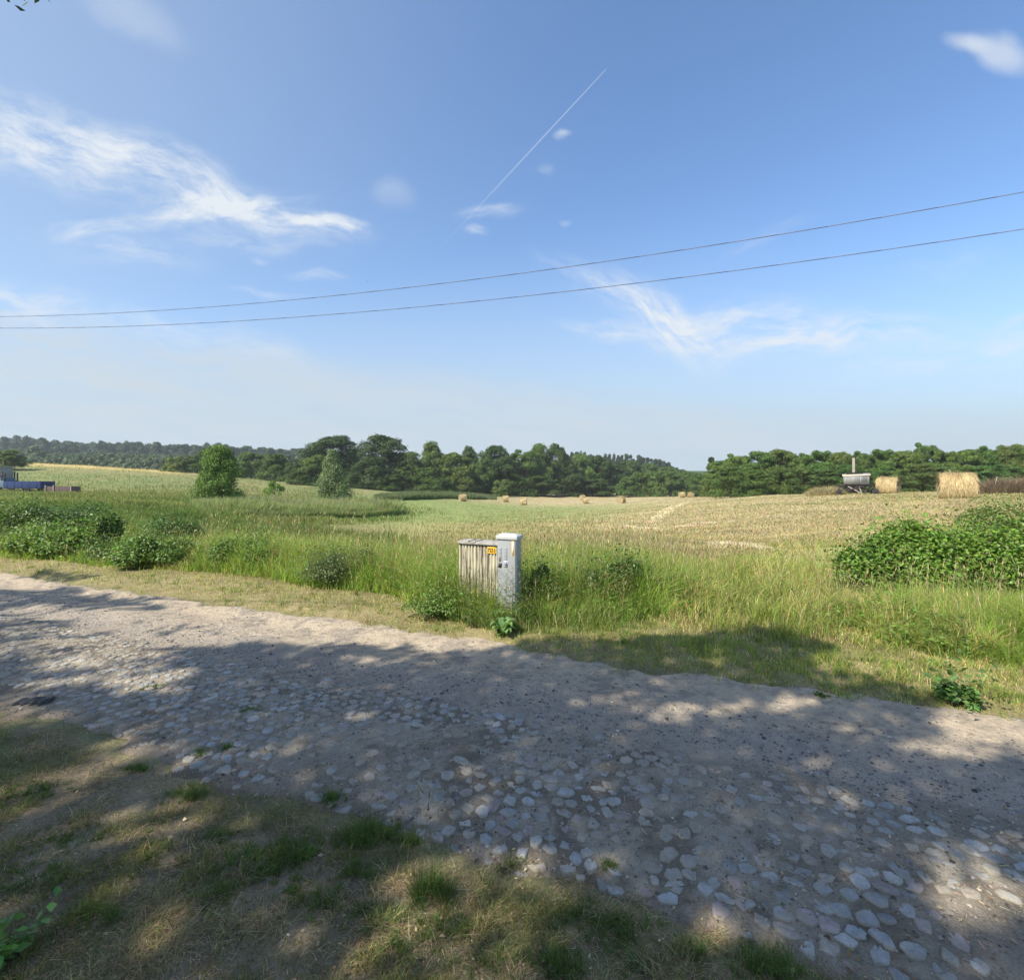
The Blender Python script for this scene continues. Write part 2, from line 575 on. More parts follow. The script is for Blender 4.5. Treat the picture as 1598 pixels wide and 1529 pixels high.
M_ground = mat_col('earth_and_turf', .95, .1, [(.55, .8, 1.2), (6, .75, 1.25), (45, .7, 1.3)], [(9, .03), (60, .008)])
M_road = mat_col('sandy_dirt', .95, .12, [(1.7, .88, 1.12), (14, .86, 1.14), (90, .72, 1.28)], [(3, .03), (24, .014), (110, .008)])
M_stone = mat_col('field_stone', .75, .3, [(18, .75, 1.25), (120, .8, 1.2)], [(25, .010), (150, .0015)])
def dust_over(m, col, lo, hi, sc_, amt):
    q = NG(m.node_tree); pb = [n for n in m.node_tree.nodes if n.type == 'BSDF_PRINCIPLED'][0]
    lk_ = pb.inputs['Base Color'].links[0].from_socket
    tcn = q.n('ShaderNodeTexCoord')
    f = q.m('MULTIPLY', q.smooth(q.noise(tcn.outputs['Object'], sc_, 6, .65), lo, hi), amt)
    q.lk(q.mix(f, lk_, (*col, 1)), pb.inputs['Base Color'])


dust_over(M_stone, (.31, .272, .212), .48, .66, 13.0, .80)
M_grav = mat_col('gravel_stone', .85, .25, [(60, .8, 1.2)])
M_grass = mat_leaf('grass_blade', .42, .6, .2, objvar=False)
M_leaf = mat_leaf('tree_foliage', .16, .6, .2)
M_weed = mat_leaf('herb_leaf', .30, .45, .35, tcol=(1.1, 1.3, .4))
M_straw = mat_leaf('straw', .15, .7, .15, tcol=(1, 1, .9))
M_bark = mat_col('bark', .9, .1, [(8, .7, 1.3)], [(20, .02)])
M_litter = mat_leaf('dry_leaf', .2, .7, .15, objvar=False, tcol=(1, 1, .8))

# ------------------------------------------------------------------ ground
th = np.concatenate([np.linspace(-180, -60, 60, endpoint=False), np.linspace(-60, 60, 820), np.linspace(60, 180, 60, endpoint=False)[1:]])
th = np.radians(th); rr = np.exp(np.linspace(math.log(.35), math.log(2200), 470))
TH, RR = np.meshgrid(th, rr, indexing='ij')
gx = (RR * np.sin(TH)).ravel(); gy = (RR * np.cos(TH)).ravel()
gzv = gz(gx, gy)
nT, nR = TH.shape


def ground_colour(x, y, z):
    s = road_s(x, y)
    yc = np.maximum(y, .3)
    px = CX + x / yc * FPX
    r = np.hypot(x, y)
    n1 = fbm(x * .12, y * .12, 21); n2 = fbm(x * .9, y * .9, 22); n3 = fbm(x * 4, y * 4, 23)
    c = np.zeros((len(x), 3))

    def mixin(col, f):
        f = np.clip(f, 0, 1)[:, None]
        c[:] = c * (1 - f) + np.asarray(col) * f
    c[:] = (.20, .21, .085)                                    # meadow
    mixin((.27, .23, .11), sst(n1 * .6 + n2 * .4, .45, .65) * .6)
    # mown straw field on the right and centre
    fld = sst(px, 640, 900) * sst(s, 8.5, 11.5)
    mixin((.37, .30, .17), fld)
    mixin((.24, .22, .09), fld * sst(n1 * .5 + n2 * .5, .50, .66) * .75)
    mixin((.50, .41, .24), fld * sst(n3 * .55 + n2 * .45, .54, .68) * .6)
    # green aftermath in the dip, left of centre
    gr = sst(px, 420, 560) * (1 - sst(px, 880, 1080)) * sst(r, 30, 48) * (1 - sst(r, 92, 118))
    mixin((.19, .25, .08), gr * (.30 + .8 * n2))
    gr2 = sst(px, 560, 660) * (1 - sst(px, 760, 1000)) * sst(r, 14, 22) * (1 - sst(r, 32, 50))
    mixin((.30, .29, .11), gr2 * .6)
    # golden ridge far left
    rd = (1 - sst(px, 250, 330)) * sst(y, 126, 142) * (1 - sst(y, 158, 175))
    mixin((.50, .38, .16), rd * .9)
    mixin((.13, .18, .07), (1 - sst(px, 250, 420)) * sst(y, 84, 92) * (1 - sst(y, 108, 122)) * sst(n2, .4, .6) * .7)
    # verge and tall-grass belt
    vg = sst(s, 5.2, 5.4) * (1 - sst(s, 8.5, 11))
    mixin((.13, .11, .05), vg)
    vg2 = sst(s, 5.2, 5.4) * (1 - sst(s, 6.4, 7.0))
    mixin((.27, .225, .12), vg2 * (.4 + .8 * n3))
    # bank on this side
    bk = 1 - sst(s, 2.0, 2.5)
    mixin((.20, .16, .11), bk)
    mixin((.30, .25, .16), bk * sst(n3 * .5 + n2 * .5, .47, .62) * .8)
    mixin((.14, .15, .065), bk * sst(fbm(x * 1.8 + 9, y * 1.8, 31), .50, .62) * .7)
    mixin((.17, .14, .11), sst(s, 2.2, 2.6) * (1 - sst(s, 5.1, 5.4)))
    mixin((.05, .08, .03), sst(r, 230, 330))
    return c


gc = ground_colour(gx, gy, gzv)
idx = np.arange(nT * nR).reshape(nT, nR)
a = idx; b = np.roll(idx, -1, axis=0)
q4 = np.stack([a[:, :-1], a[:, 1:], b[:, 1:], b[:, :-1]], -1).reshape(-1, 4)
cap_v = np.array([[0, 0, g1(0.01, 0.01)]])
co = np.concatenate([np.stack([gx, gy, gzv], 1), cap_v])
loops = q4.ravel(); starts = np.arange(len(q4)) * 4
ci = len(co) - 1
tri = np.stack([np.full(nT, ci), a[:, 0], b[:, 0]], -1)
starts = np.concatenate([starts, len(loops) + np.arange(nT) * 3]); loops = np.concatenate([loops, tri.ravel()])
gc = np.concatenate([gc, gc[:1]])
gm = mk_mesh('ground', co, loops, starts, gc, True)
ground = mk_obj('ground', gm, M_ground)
tag(ground, 'meadow, mown straw field and bare earth sloping into a shallow valley', kind='structure')

# ------------------------------------------------------------------ road sheet
tt = np.arange(-26, 14, .035); ss = np.arange(1.75, 6.0, .032)
TT, SS = np.meshgrid(tt, ss, indexing='ij')
rt, rs = TT.ravel(), SS.ravel()
rx, ry = from_ts(rt, rs)


def near_edge(t):
    return 2.28 + (fbm(t * .9, t * 0 + 3, 41) - .5) * .55 + (fbm(t * 6, t * 0 + 1, 42) - .5) * .24


def far_edge(t):
    return 5.36 + (fbm(t * .7, t * 0 + 8, 43) - .5) * .40 + (fbm(t * 5, t * 0 + 4, 44) - .5) * .26


def cob_near(t):
    return 2.38 + .12 * np.sin(t * .7)


def cob_far(t):
    return 3.72 + .22 * (fbm(t * .5, t * 0, 45) - .5) - .08 * sst(t, -1.5, .8) * (1 - sst(t, .8, 3))


def road_z(x, y):
    t, s = road_t(x, y), road_s(x, y)
    ins = sst(s - near_edge(t), -.16, .1) * (1 - sst(s - far_edge(t), -.1, .16))
    z = -.10 + ins * .115
    z = z + .018 * (fbm(x * 1.3, y * 1.3, 51) - .5) + .012 * (fbm(x * 6, y * 6, 52) - .5)
    cobm = sst(s, 2.3, 2.5) * (1 - sst(s, 3.6, 3.9))
    z = z + cobm * (.025 * (fbm(x * 3, y * 3, 53) - .5) * 2 + .04 * np.sin((s - 2.4) / 1.4 * np.pi) - .0)
    z = z - .03 * np.exp(-((s - 4.85) / .22) ** 2) - .02 * np.exp(-((s - 3.95) / .2) ** 2) + .012 * np.exp(-((s - 4.4) / .2) ** 2)
    z = z + .012 * (fbm(x * 14, y * 14, 54) - .5) * cobm
    return z


rz = road_z(rx, ry)
n1 = fbm(rx * .8, ry * .8, 61); n2 = fbm(rx * 3.5, ry * 3.5, 62); n3 = fbm(rx * 11, ry * 11, 63)
rc = np.tile(np.array([.40, .33, .245]), (len(rx), 1))


def rmix(col, f):
    f = np.clip(f, 0, 1)[:, None]
    rc[:] = rc * (1 - f) + np.asarray(col) * f


rmix((.47, .395, .295), sst(n2 * .6 + n1 * .4, .5, .68) * .6)
rmix((.20, .175, .15), sst(n3 * .5 + n2 * .5, .50, .64) * .65)
rmix((.16, .14, .12), sst(fbm(rx * 22, ry * 22, 67), .60, .75) * .5)
grv = np.exp(-((rs - 4.05) / .33) ** 2)
rmix((.275, .245, .21), grv * (.35 + .8 * n2))
cobm = sst(rs, 2.2, 2.5) * (1 - sst(rs, 3.6, 3.9))
rmix((.30, .262, .205), cobm * .9)
rmix((.15, .125, .095), cobm * sst(n3 * .5 + n2 * .5, .46, .60) * .8)
rmix((.25, .215, .17), cobm * sst(fbm(rx * 1.3, ry * 1.3, 66), .52, .66) * .7)
rmix((.13, .105, .08), (1 - sst(rs, 2.15, 2.5)) * .8)
rmix((.17, .14, .11), sst(rt, 1.2, 2.6) * (1 - sst(rs, 2.5, 3.6)) * sst(n2, .4, .6) * .8)
idx = np.arange(len(rx)).reshape(TT.shape)
q4 = np.stack([idx[:-1, :-1], idx[1:, :-1], idx[1:, 1:], idx[:-1, 1:]], -1).reshape(-1, 4)
rm = mk_mesh('road', np.stack([rx, ry, rz], 1), q4.ravel(), np.arange(len(q4)) * 4, rc, True)
road = mk_obj('road', rm, M_road)
tag(road, 'sandy dirt road with a cobbled strip along its near side', kind='structure')


def surf_z(x, y):
    """top of ground or road"""
    s = road_s(x, y)
    z = gz(x, y)
    onr = (s > 1.8) & (s < 5.95)
    return np.where(onr, np.maximum(z, road_z(x, y)), z)


# ------------------------------------------------------------------ cobbles
cs = []
sp_s, sp_t = .090, .104
row = 0
s_ = 2.26
pts = []
while s_ < 3.9:
    for t_ in np.arange(-15, 7.5, sp_t):
        t2 = t_ + (row % 2) * sp_t * .5 + random.gauss(0, .017); s2 = s_ + random.gauss(0, .013) + .03 * math.sin(t_ * 2.1)
        pts.append((t2, s2))
    s_ += sp_s * random.uniform(.9, 1.1); row += 1
pts = np.array(pts)
px_, py_ = from_ts(pts[:, 0], pts[:, 1])
bury = fbm(px_ * 1.4, py_ * 1.4, 71)
cn = cob_near(pts[:, 0]); cf = cob_far(pts[:, 0])
prob = sst(pts[:, 1] - cn, -.1, .12) * (1 - sst(pts[:, 1] - cf, -.15, .12))
prob *= 1 - .35 * sst(bury, .62, .74)
prob *= 1 - .90 * sst(pts[:, 0], .7, 1.3) * (1 - sst(pts[:, 1], 2.75, 3.15))      # worn down to earth at the lower right
keep = rng.random(len(pts)) < prob
px_, py_, bury = px_[keep], py_[keep], bury[keep]
N = len(px_)
K = 9
cos_co, cos_lo, cos_st, cos_c = [], [], [], []
pal = [(.345, .36, .365), (.275, .29, .30), (.37, .37, .35), (.33, .265, .26), (.37, .32, .265), (.325, .315, .285), (.22, .235, .245), (.45, .425, .38)]
pw = [.24, .18, .16, .10, .12, .12, .06, .02]
base_ang = math.atan2(-.416, 1)
zst = road_z(px_, py_)
ppx = CX + px_ / py_ * FPX
for i in range(N):
    grow = 1.0 + .04 * min(1, max(0, (ppx[i] - 500) / 700))
    r0 = random.uniform(.037, .053) * grow; el = random.uniform(.80, 1.28)
    if random.random() < .15: r0 *= .68
    an0 = base_ang + random.gauss(0, .3)
    hgt = random.uniform(.001, .011) - .012 * max(0, (bury[i] - .5)) * 1.6
    tilt = (random.gauss(0, .03), random.gauss(0, .03))
    ca, sa = math.cos(an0), math.sin(an0)
    # irregular polygon with 5 to 7 blunt corners
    nc = random.choice((4, 5, 5, 6)); ph = random.uniform(0, 6.28)
    cor = sorted([(ph + 2 * math.pi * (k + random.uniform(-.22, .22)) / nc) for k in range(nc)])
    crad = [r0 * random.uniform(.85, 1.2) for _ in range(nc)]
    cp_ = [(r_ * math.cos(a_), r_ * math.sin(a_)) for a_, r_ in zip(cor, crad)]
    base = []
    for k in range(nc):
        p, q_ = cp_[k], cp_[(k + 1) % nc]
        base.append((p[0] * .94, p[1] * .94))
        base.append((p[0] * .72 + q_[0] * .28, p[1] * .72 + q_[1] * .28))
        base.append((p[0] * .28 + q_[0] * .72, p[1] * .28 + q_[1] * .72))
    K = len(base)
    b0 = len(cos_co)
    bump_ = [random.gauss(0, .0022) for _ in range(K)]
    for fr, hz in ((1.05, -.03), (.98, hgt * .2), (.86, hgt * .85), (.50, hgt)):
        for k in range(K):
            lx, ly = base[k][0] * fr * el, base[k][1] * fr / el
            cos_co.append((px_[i] + ca * lx - sa * ly, py_[i] + sa * lx + ca * ly, zst[i] + hz + tilt[0] * lx + tilt[1] * ly + (bump_[k] if fr < .9 else 0)))
    cos_co.append((px_[i], py_[i], zst[i] + hgt + random.gauss(0, .002)))
    for j in range(3):
        for k in range(K):
            k2 = (k + 1) % K
            cos_st.append(len(cos_lo)); cos_lo += [b0 + j * K + k, b0 + j * K + k2, b0 + (j + 1) * K + k2, b0 + (j + 1) * K + k]
    for k in range(K):
        cos_st.append(len(cos_lo)); cos_lo += [b0 + 3 * K + k, b0 + 3 * K + (k + 1) % K, b0 + 4 * K]
    cc = np.array(random.choices(pal, pw)[0]) * random.uniform(.65, 1.15)
    dusty = min(1, .12 + max(0, (bury[i] - .38) * 3.2)) * random.uniform(.3, 1.0)
    dirt_c = np.array((.30, .262, .205))
    cc = cc * (1 - dusty) + dirt_c * dusty
    cos_c += [dirt_c * .9] * K + [cc * .35 + dirt_c * .6] * K
    for k in range(K):
        q_ = random.random() * .35
        cos_c.append(cc * (1 - q_) + dirt_c * q_)
    for k in range(K + 1):
        q_ = random.random() ** 2 * .4
        cos_c.append(cc * (1 - q_) + dirt_c * q_)
cm = mk_mesh('cobblestones', np.array(cos_co), np.array(cos_lo), np.array(cos_st), np.array(cos_c), True)
cb = mk_obj('cobblestones', cm, M_stone)
tag(cb, 'rough rounded cobblestones half sunk in the dirt road', 'cobblestones', kind='stuff')

# ------------------------------------------------------------------ gravel and litter on the road
N = 30000
t_ = rng.uniform(-11, 6.5, N); s_ = rng.normal(4.0, .38, N)
m2 = rng.random(N) < .5
s_[m2] = rng.uniform(2.2, 5.3, m2.sum())
x_, y_ = from_ts(t_, s_)
kp = (s_ > 2.0) & (s_ < 5.4) & (fbm(x_ * 2, y_ * 2, 81) > .36) & (y_ > .8)
x_, y_ = x_[kp], y_[kp]; N = len(x_)
oc = np.array([(1, 0, 0), (0, 1, 0), (-1, 0, 0), (0, -1, 0), (0, 0, .7), (.7, .7, .35), (-.7, .6, .3), (-.6, -.7, .35), (.7, -.6, .3)], float)
ol = [0, 5, 4, 5, 1, 4, 1, 6, 4, 6, 2, 4, 2, 7, 4, 7, 3, 4, 3, 8, 4, 8, 0, 4]
os_ = [0, 3, 6, 9, 12, 15, 18, 21]
sz = np.exp(rng.normal(math.log(.0062), .45, N)).clip(.003, .022)
Mx = frames(np.stack([rng.normal(0, .25, N), rng.normal(0, .25, N), np.ones(N)], 1), rng.uniform(0, 6.28, N)) * sz[:, None, None]
Mx[:, :, 1] *= rng.uniform(.6, 1, N)[:, None]
colg = vary((.24, .225, .21), N, .35, .05)
br = rng.random(N) < .02; colg[br] = (.48, .45, .40); dk = rng.random(N) < .25; colg[dk] *= .45
pt = pattern(oc, ol, os_, Mx, np.stack([x_, y_, road_z(x_, y_) - .001], 1), colg)
# crumbs of earth and grit between the stones
N = 42000
t_ = rng.uniform(-9, 6, N); s_ = rng.uniform(2.15, 4.1, N); x_, y_ = from_ts(t_, s_)
kp = (y_ > .8) & (fbm(x_ * 5, y_ * 5, 83) > .42); x_, y_ = x_[kp], y_[kp]; N = len(x_)
sz = np.exp(rng.normal(math.log(.0048), .4, N)).clip(.002, .012)
Mx = frames(np.stack([rng.normal(0, .3, N), rng.normal(0, .3, N), np.ones(N)], 1), rng.uniform(0, 6.28, N)) * sz[:, None, None]
pt2 = pattern(oc, ol, os_, Mx, np.stack([x_, y_, road_z(x_, y_) - .001], 1), vary((.21, .18, .14), N, .45, .06))
pt = join_parts([pt, pt2])
gv = mk_obj('gravel', mk_mesh('gravel', *pt), M_grav)
tag(gv, 'loose grey gravel scattered along the middle of the road', 'gravel', kind='stuff')

# ------------------------------------------------------------------ grass zones
parts = []


def sample_inv(n, rmin, rmax, pmin=-300, pmax=1900):
    """points spread evenly over the view of someone standing at the road"""
    u = rng.uniform((pmin - CX) / FPX, (pmax - CX) / FPX, n)
    d = 1 / rng.uniform(1 / rmax, 1 / rmin, n)
    return u * d, d


def put(name, parts_, mat, label, cat):
    o = mk_obj(name, mk_mesh(name, *join_parts(parts_)), mat)
    tag(o, label, cat, kind='stuff')
    return o


# --- near bank: worn, short, half dry
x, y = sample_inv(520000, 1.05, 5.4, -500, 2000)
s = road_s(x, y)
edge_in = near_edge(road_t(x, y)) - s
pat = fbm(x * 1.8 + 9, y * 1.8, 31); fine = fbm(x * 7, y * 7, 91)
k = (edge_in > -.02 - .12 * (fine > .55)) & (rng.random(len(x)) < .3 + .7 * sst(fine * .5 + pat * .5, .36, .54)) & (rng.random(len(x)) < sst(edge_in, -.15, .30) * .8 + .2)
x, y, pat, fine = x[k], y[k], pat[k], fine[k]
N = len(x)
gmix = fbm(x * 3 + 4, y * 3, 92)
green = rng.random(N) < sst(pat * .5 + gmix * .5, .42, .60) * .75 + .12
c = np.where(green[:, None], vary((.19, .195, .07), N, .3), vary((.44, .35, .215), N, .35))
H = np.where(green, rng.uniform(.02, .06, N), rng.uniform(.010, .04, N)) * (.6 + .9 * sst(fine, .4, .7))
lean = np.where(green, rng.uniform(.3, 1.8, N), rng.uniform(.8, 3.5, N))
parts = [blades(np.stack([x, y, gz(x, y) - .004], 1), H, rng.uniform(.0016, .0034, N), lean, c)]
# greener tufts standing in it, placed where the bank is freshest
tl = [(290, 1232, .13, .085), (215, 1195, .07, .06), (518, 1243, .07, .09), (575, 1295, .17, .10), (375, 1345, .20, .07), (462, 1318, .15, .09), (672, 1392, .11, .17),
      (640, 1302, .05, .07), (890, 1412, .12, .06), (965, 1440, .14, .07), (1200, 1495, .14, .10), (40, 1245, .22, .06), (430, 1350, .16, .07), (150, 1440, .12, .07), (760, 1500, .14, .05), (700, 1440, .12, .07),
      (60, 1380, .2, .04), (870, 1500, .12, .08), (1010, 1500, .1, .05), (800, 1340, .08, .035), (952, 1345, .04, .035), (345, 1300, .10, .04), (600, 1430, .14, .07), (390, 1110, .1, .035), (240, 1075, .14, .03), (560, 1350, .13, .06),
      (330, 1400, .14, .05), (500, 1400, .18, .06), (250, 1330, .2, .035), (110, 1310, .2, .035), (620, 1490, .15, .05), (1080, 1470, .1, .05), (560, 1300, .1, .08), (310, 1170, .06, .04), (350, 1165, .05, .04)]
for px, py, rad, hh in tl:
    d = (CAMZ - .04) / (py - HY) * FPX; cx = (px - CX) / FPX * d
    nsub = max(5, int(70 * rad / .2))
    for j in range(nsub):
        a0 = random.uniform(0, 6.28); q0 = rad * math.sqrt(random.random()) * random.uniform(.5, 1.25)
        sx, sy = cx + q0 * math.cos(a0) * 1.2, d + q0 * math.sin(a0) * .75
        n = random.randint(9, 26); sh_ = hh * random.uniform(.5, 1.2) * (1.15 - .5 * min(1, q0 / rad))
        a_ = rng.uniform(0, 6.28, n); r_ = np.abs(rng.normal(0, .012, n))
        x = sx + r_ * np.cos(a_); y = sy + r_ * np.sin(a_)
        hs = sh_ * rng.uniform(.35, 1.1, n)
        zz = np.maximum(surf_z(x, y), -.02)
        parts.append(blades(np.stack([x, y, zz - .004], 1), hs, rng.uniform(.0018, .0036, n), rng.uniform(.1, 1.3, n), vary(np.array((.125, .185, .05)) * random.uniform(.7, 1.25), n, .25), az=a_))
# a few flowering stalks in the tallest tuft
n = 14
d0 = (CAMZ) / (1392 - HY) * FPX
x = (665 - CX) / FPX * d0 + rng.normal(0, .06, n); y = d0 + rng.normal(0, .06, n); azs = rng.uniform(0, 6.28, n)
parts.append(heads(np.stack([x, y, gz(x, y)], 1), rng.uniform(.22, .42, n), np.full(n, .006), np.full(n, .05), rng.uniform(.02, .2, n), azs, vary((.10, .11, .06), n)))
put('bank_grass', parts, M_grass, 'short worn grass with fresh green tufts on the shaded bank', 'grass')

# --- weeds and grass between the outermost stones
# --- litter on bank: dry leaves, straw bits
N = 12000
x, y = sample_inv(N, 1.05, 4.6, -400, 1900)
s = road_s(x, y)
kp = (s < 2.45) | (rng.random(N) < .35) & (s < 3.9)
x, y = x[kp], y[kp]; N = len(x)
colL = np.where(rng.random((N, 1)) < .5, vary((.42, .34, .20), N, .3, .04), vary((.22, .14, .08), N, .35, .04))
szl = np.exp(rng.normal(math.log(.011), .5, N)).clip(.004, .034)
zz = surf_z(x, y) + .006 + rng.uniform(0, .012, N) * (s[kp] < 2.3)
nn = np.stack([rng.normal(0, .5, N), rng.normal(0, .5, N), np.ones(N)], 1)
parts = [leafset(np.stack([x, y, zz], 1), nn, szl, colL)]
N = 2600
x, y = sample_inv(N, 1.05, 4.4, -400, 1900)
s = road_s(x, y); zz = surf_z(x, y) + .005
a_ = rng.uniform(0, 6.28, N); Ln = rng.uniform(.012, .05, N); wd = rng.uniform(.0007, .0016, N)
kp = s < 3.8
tw = np.array([(-.5, -1, 0), (.5, -1, 0), (.5, 1, 0), (-.5, 1, 0), (-.5, 0, 1.2), (.5, 0, 1.2)], float)
M2 = np.zeros((N, 3, 3)); M2[:, 0, 0] = np.cos(a_) * Ln; M2[:, 1, 0] = np.sin(a_) * Ln
M2[:, 0, 1] = -np.sin(a_) * wd; M2[:, 1, 1] = np.cos(a_) * wd; M2[:, 2, 2] = wd; M2[:, 2, 0] = rng.normal(0, .12, N) * Ln
parts.append(pattern(tw, [0, 1, 5, 4, 3, 4, 5, 2], [0, 4], M2[kp], np.stack([x, y, zz], 1)[kp], vary((.40, .33, .22), N, .4)[kp]))
put('leaf_litter', parts, M_litter, 'dry leaf bits and straw strewn over the bank and stones', 'leaf litter')

# --- verge across the road: short, straw-yellow and green
x, y = sample_inv(330000, 3.2, 16, -350, 1950)
s = road_s(x, y); t = road_t(x, y)
px = CX + x / y * FPX


def tall_from(px):
    """distance from the road's axis at which the tall growth begins"""
    return np.interp(px, [-300, 0, 200, 350, 620, 680, 720, 820, 1000, 1130, 1180, 1330, 1390, 1600, 1900],
                     [6.0, 6.15, 6.5, 6.9, 6.6, 5.8, 5.65, 5.9, 6.9, 7.5, 7.6, 7.4, 6.8, 6.6, 6.5])


def in_track(x, y):
    """grassy track that runs from the road through the belt to the field"""
    px = CX + x / np.maximum(y, .1) * FPX
    d = np.hypot(x, y)
    c0 = np.interp(y, [5, 6.5, 8, 10, 14, 18], [1180, 1180, 1210, 1250, 1260, 1280])
    w = np.interp(y, [5, 8, 14], [130, 75, 60])
    return 1 - sst(np.abs(px - c0), w * .75, w * 1.25)


tfm = tall_from(px) + (fbm(x * .8, y * .8, 101) - .5) * .7
trk = in_track(x, y)
k = (s > far_edge(t) - .02 + .05 * rng.normal(size=len(x)) - .16 * (fbm(x * 5, y * 5, 104) > .60)) & ((s < tfm + .25) | ((trk > .5) & (y < 15)))
x, y, s, px, trk = x[k], y[k], s[k], px[k], trk[k]
N = len(x); nz = fbm(x * .9, y * .9, 102); nf = fbm(x * 4, y * 4, 103)
near_e = sst(s - far_edge(road_t(x, y)), 0, .5)
gp = .36 + .5 * sst(nz * .5 + nf * .5, .42, .58) + .35 * sst(px, 840, 1000) * (1 - sst(s, 6.1, 6.9))
green = rng.random(N) < gp
c = np.where(green[:, None], vary((.24, .30, .07), N, .3), vary((.56, .46, .23), N, .3)) * (.7 + .65 * fbm(x * 2.2, y * 2.2, 105))[:, None]
H = rng.uniform(.03, .11, N) * (.35 + 1.5 * nf * sst(nf, .3, .7)) * (.65 + .5 * near_e)
H *= np.where((s > 6.3) & (px > 850), 1 + 1.6 * sst(s, 6.3, 7.5), 1)
H *= np.where(trk > .5, 1.5, 1)
bare = (nf > .62) & (rng.random(N) < .8)
k = ~bare
Wd = .0022 + y * .00055
parts = [blades(np.stack([x, y, surf_z(x, y) - .005], 1)[k], H[k], Wd[k], rng.uniform(.1, 1.3, N)[k], c[k])]
for j in range(900):
    pu = random.uniform(-200, 1800); ds = 1 / random.uniform(1 / 13, 1 / 3.6)
    tx_, ty_ = (pu - CX) / FPX * ds, ds
    s1 = float(road_s(tx_, ty_)); t1 = float(road_t(tx_, ty_))
    fe = float(far_edge(np.array([t1]))[0])
    if s1 < fe - .03 or s1 > float(tall_from(pu)) + .3:
        continue
    n = random.randint(16, 46); rad = random.uniform(.02, .08)
    a_ = rng.uniform(0, 6.28, n); r_ = np.abs(rng.normal(0, rad, n))
    x = tx_ + r_ * np.cos(a_); y = ty_ + r_ * np.sin(a_)
    hs = random.uniform(.05, .15) * rng.uniform(.4, 1.1, n)
    cc_ = np.array((.19, .27, .06)) if random.random() < .7 else np.array((.46, .39, .21))
    parts.append(blades(np.stack([x, y, surf_z(x, y) - .005], 1), hs, np.full(n, .002 + ds * .0005), rng.uniform(.1, 1.4, n), vary(cc_ * random.uniform(.7, 1.15), n, .25), az=a_))
put('verge_grass', parts, M_grass, 'short straw-yellow and green grass on the far verge of the road', 'grass')

# --- tall belt
x, y = sample_inv(520000, 5.0, 19, -350, 1950)
# blades grow out of tussocks
gq = .16
jx = np.floor(x / gq); jy = np.floor(y / gq)
ox = (vnoise(jx * 7.3 + .5, jy * 3.1 + .5, 301)) * gq; oy = (vnoise(jx * 5.7 + .5, jy * 9.1 + .5, 302)) * gq
pull = rng.uniform(0, .75, len(x)) * (rng.random(len(x)) < .6)
tcx, tcy = jx * gq + ox, jy * gq + oy
taz = np.arctan2(y - tcy, x - tcx)
x = x + (tcx - x) * pull; y = y + (tcy - y) * pull
s = road_s(x, y); px = CX + x / y * FPX
tfm = tall_from(px) + (fbm(x * .8, y * .8, 101) - .5) * .5
trk = in_track(x, y)
outer = np.interp(px, [-300, 0, 300, 640, 800, 1050, 1200, 1340, 1600, 1900], [19, 19, 17, 13, 12, 11.5, 11.5, 8.4, 8.2, 8.2])
k = (s > tfm) & (y < outer + 2.5 * (fbm(x * .5, y * .5, 111) - .5)) & (rng.random(len(x)) > trk * .8)
x, y, s, px, trk, tfm, outer, taz = x[k], y[k], s[k], px[k], trk[k], tfm[k], outer[k], taz[k]
N = len(x); nz = fbm(x * .7, y * .7, 112); nf = fbm(x * 2.6, y * 2.6, 113)
hmax = np.interp(px, [-300, 0, 240, 330, 450, 620, 720, 830, 900, 1020, 1100, 1300, 1400, 1600], [.5, .5, .55, .85, .85, .88, .82, .85, .95, .85, .55, .45, .72, .75])
H = hmax * (.55 + .75 * nf) * rng.uniform(.35, 1.08, N) * (.35 + .65 * sst(s - tfm, -.1, .7))
H *= 1 - .5 * sst(y - outer, -2.5, 0.5)
nz3 = fbm(x * 3.2, y * 3.2, 114)
gp = .90 - .42 * sst(nz * .6 + nz3 * .4, .48, .62)
gp = np.where((px > 1080) & (px < 1400), gp - .15, gp)
green = rng.random(N) < gp
c = np.where(green[:, None], vary((.245, .36, .065), N, .3), vary((.52, .44, .20), N, .28)) * (.62 + .85 * nz3)[:, None]
tip = c * .85 + np.array((.30, .28, .12)) * .15
Wd = np.where(y > 0, .003 + y * .0006, 0)
parts = [blades(np.stack([x, y, surf_z(x, y) - .02], 1), H, Wd, rng.uniform(.08, 1.1, N), c, tip, az=taz + rng.normal(0, .5, N))]
n = 11000
ii = rng.choice(N, n, replace=False); ii = ii[(px[ii] < 1330) | (rng.random(n) < .3)]; n = len(ii)
Hh = hmax[ii] * (.7 + .6 * nf[ii]) * rng.uniform(.7, 1.2, n) * (.4 + .6 * sst(s[ii] - tfm[ii], 0, .6))
parts.append(heads(np.stack([x, y, surf_z(x, y)], 1)[ii], Hh, .005 + y[ii] * .0007, rng.uniform(.05, .13, n), rng.uniform(.03, .3, n), rng.uniform(0, 6.28, n), vary((.40, .34, .18), n, .25)))
# rank grass hiding the foot of the cabinets
n = 5200
uu = rng.uniform(625, 1010, n); dq = rng.uniform(5.95, 6.50, n) + np.where(uu > 830, rng.uniform(0, .6, n), 0)
xq = (uu - CX) / FPX * dq
okq = (road_s(xq, dq) > 5.55 + .25 * fbm(xq * 3, dq * 3, 119)) & (rng.random(n) < sst(uu, 625, 700) * (1 - sst(uu, 930, 1010)))
Hq = rng.uniform(.10, .42, n) * (.55 + .9 * fbm(xq * 4, dq * 4, 117)) * (.4 + .6 * sst(dq, 5.9, 6.3))
cq = np.where((rng.random(n) < .75)[:, None], vary((.17, .26, .055), n, .3), vary((.42, .36, .18), n, .25))
parts.append(blades(np.stack([xq, dq, surf_z(xq, dq) - .01], 1)[okq], Hq[okq], np.full(okq.sum(), .0055), rng.uniform(.1, 1.2, okq.sum()), cq[okq]))
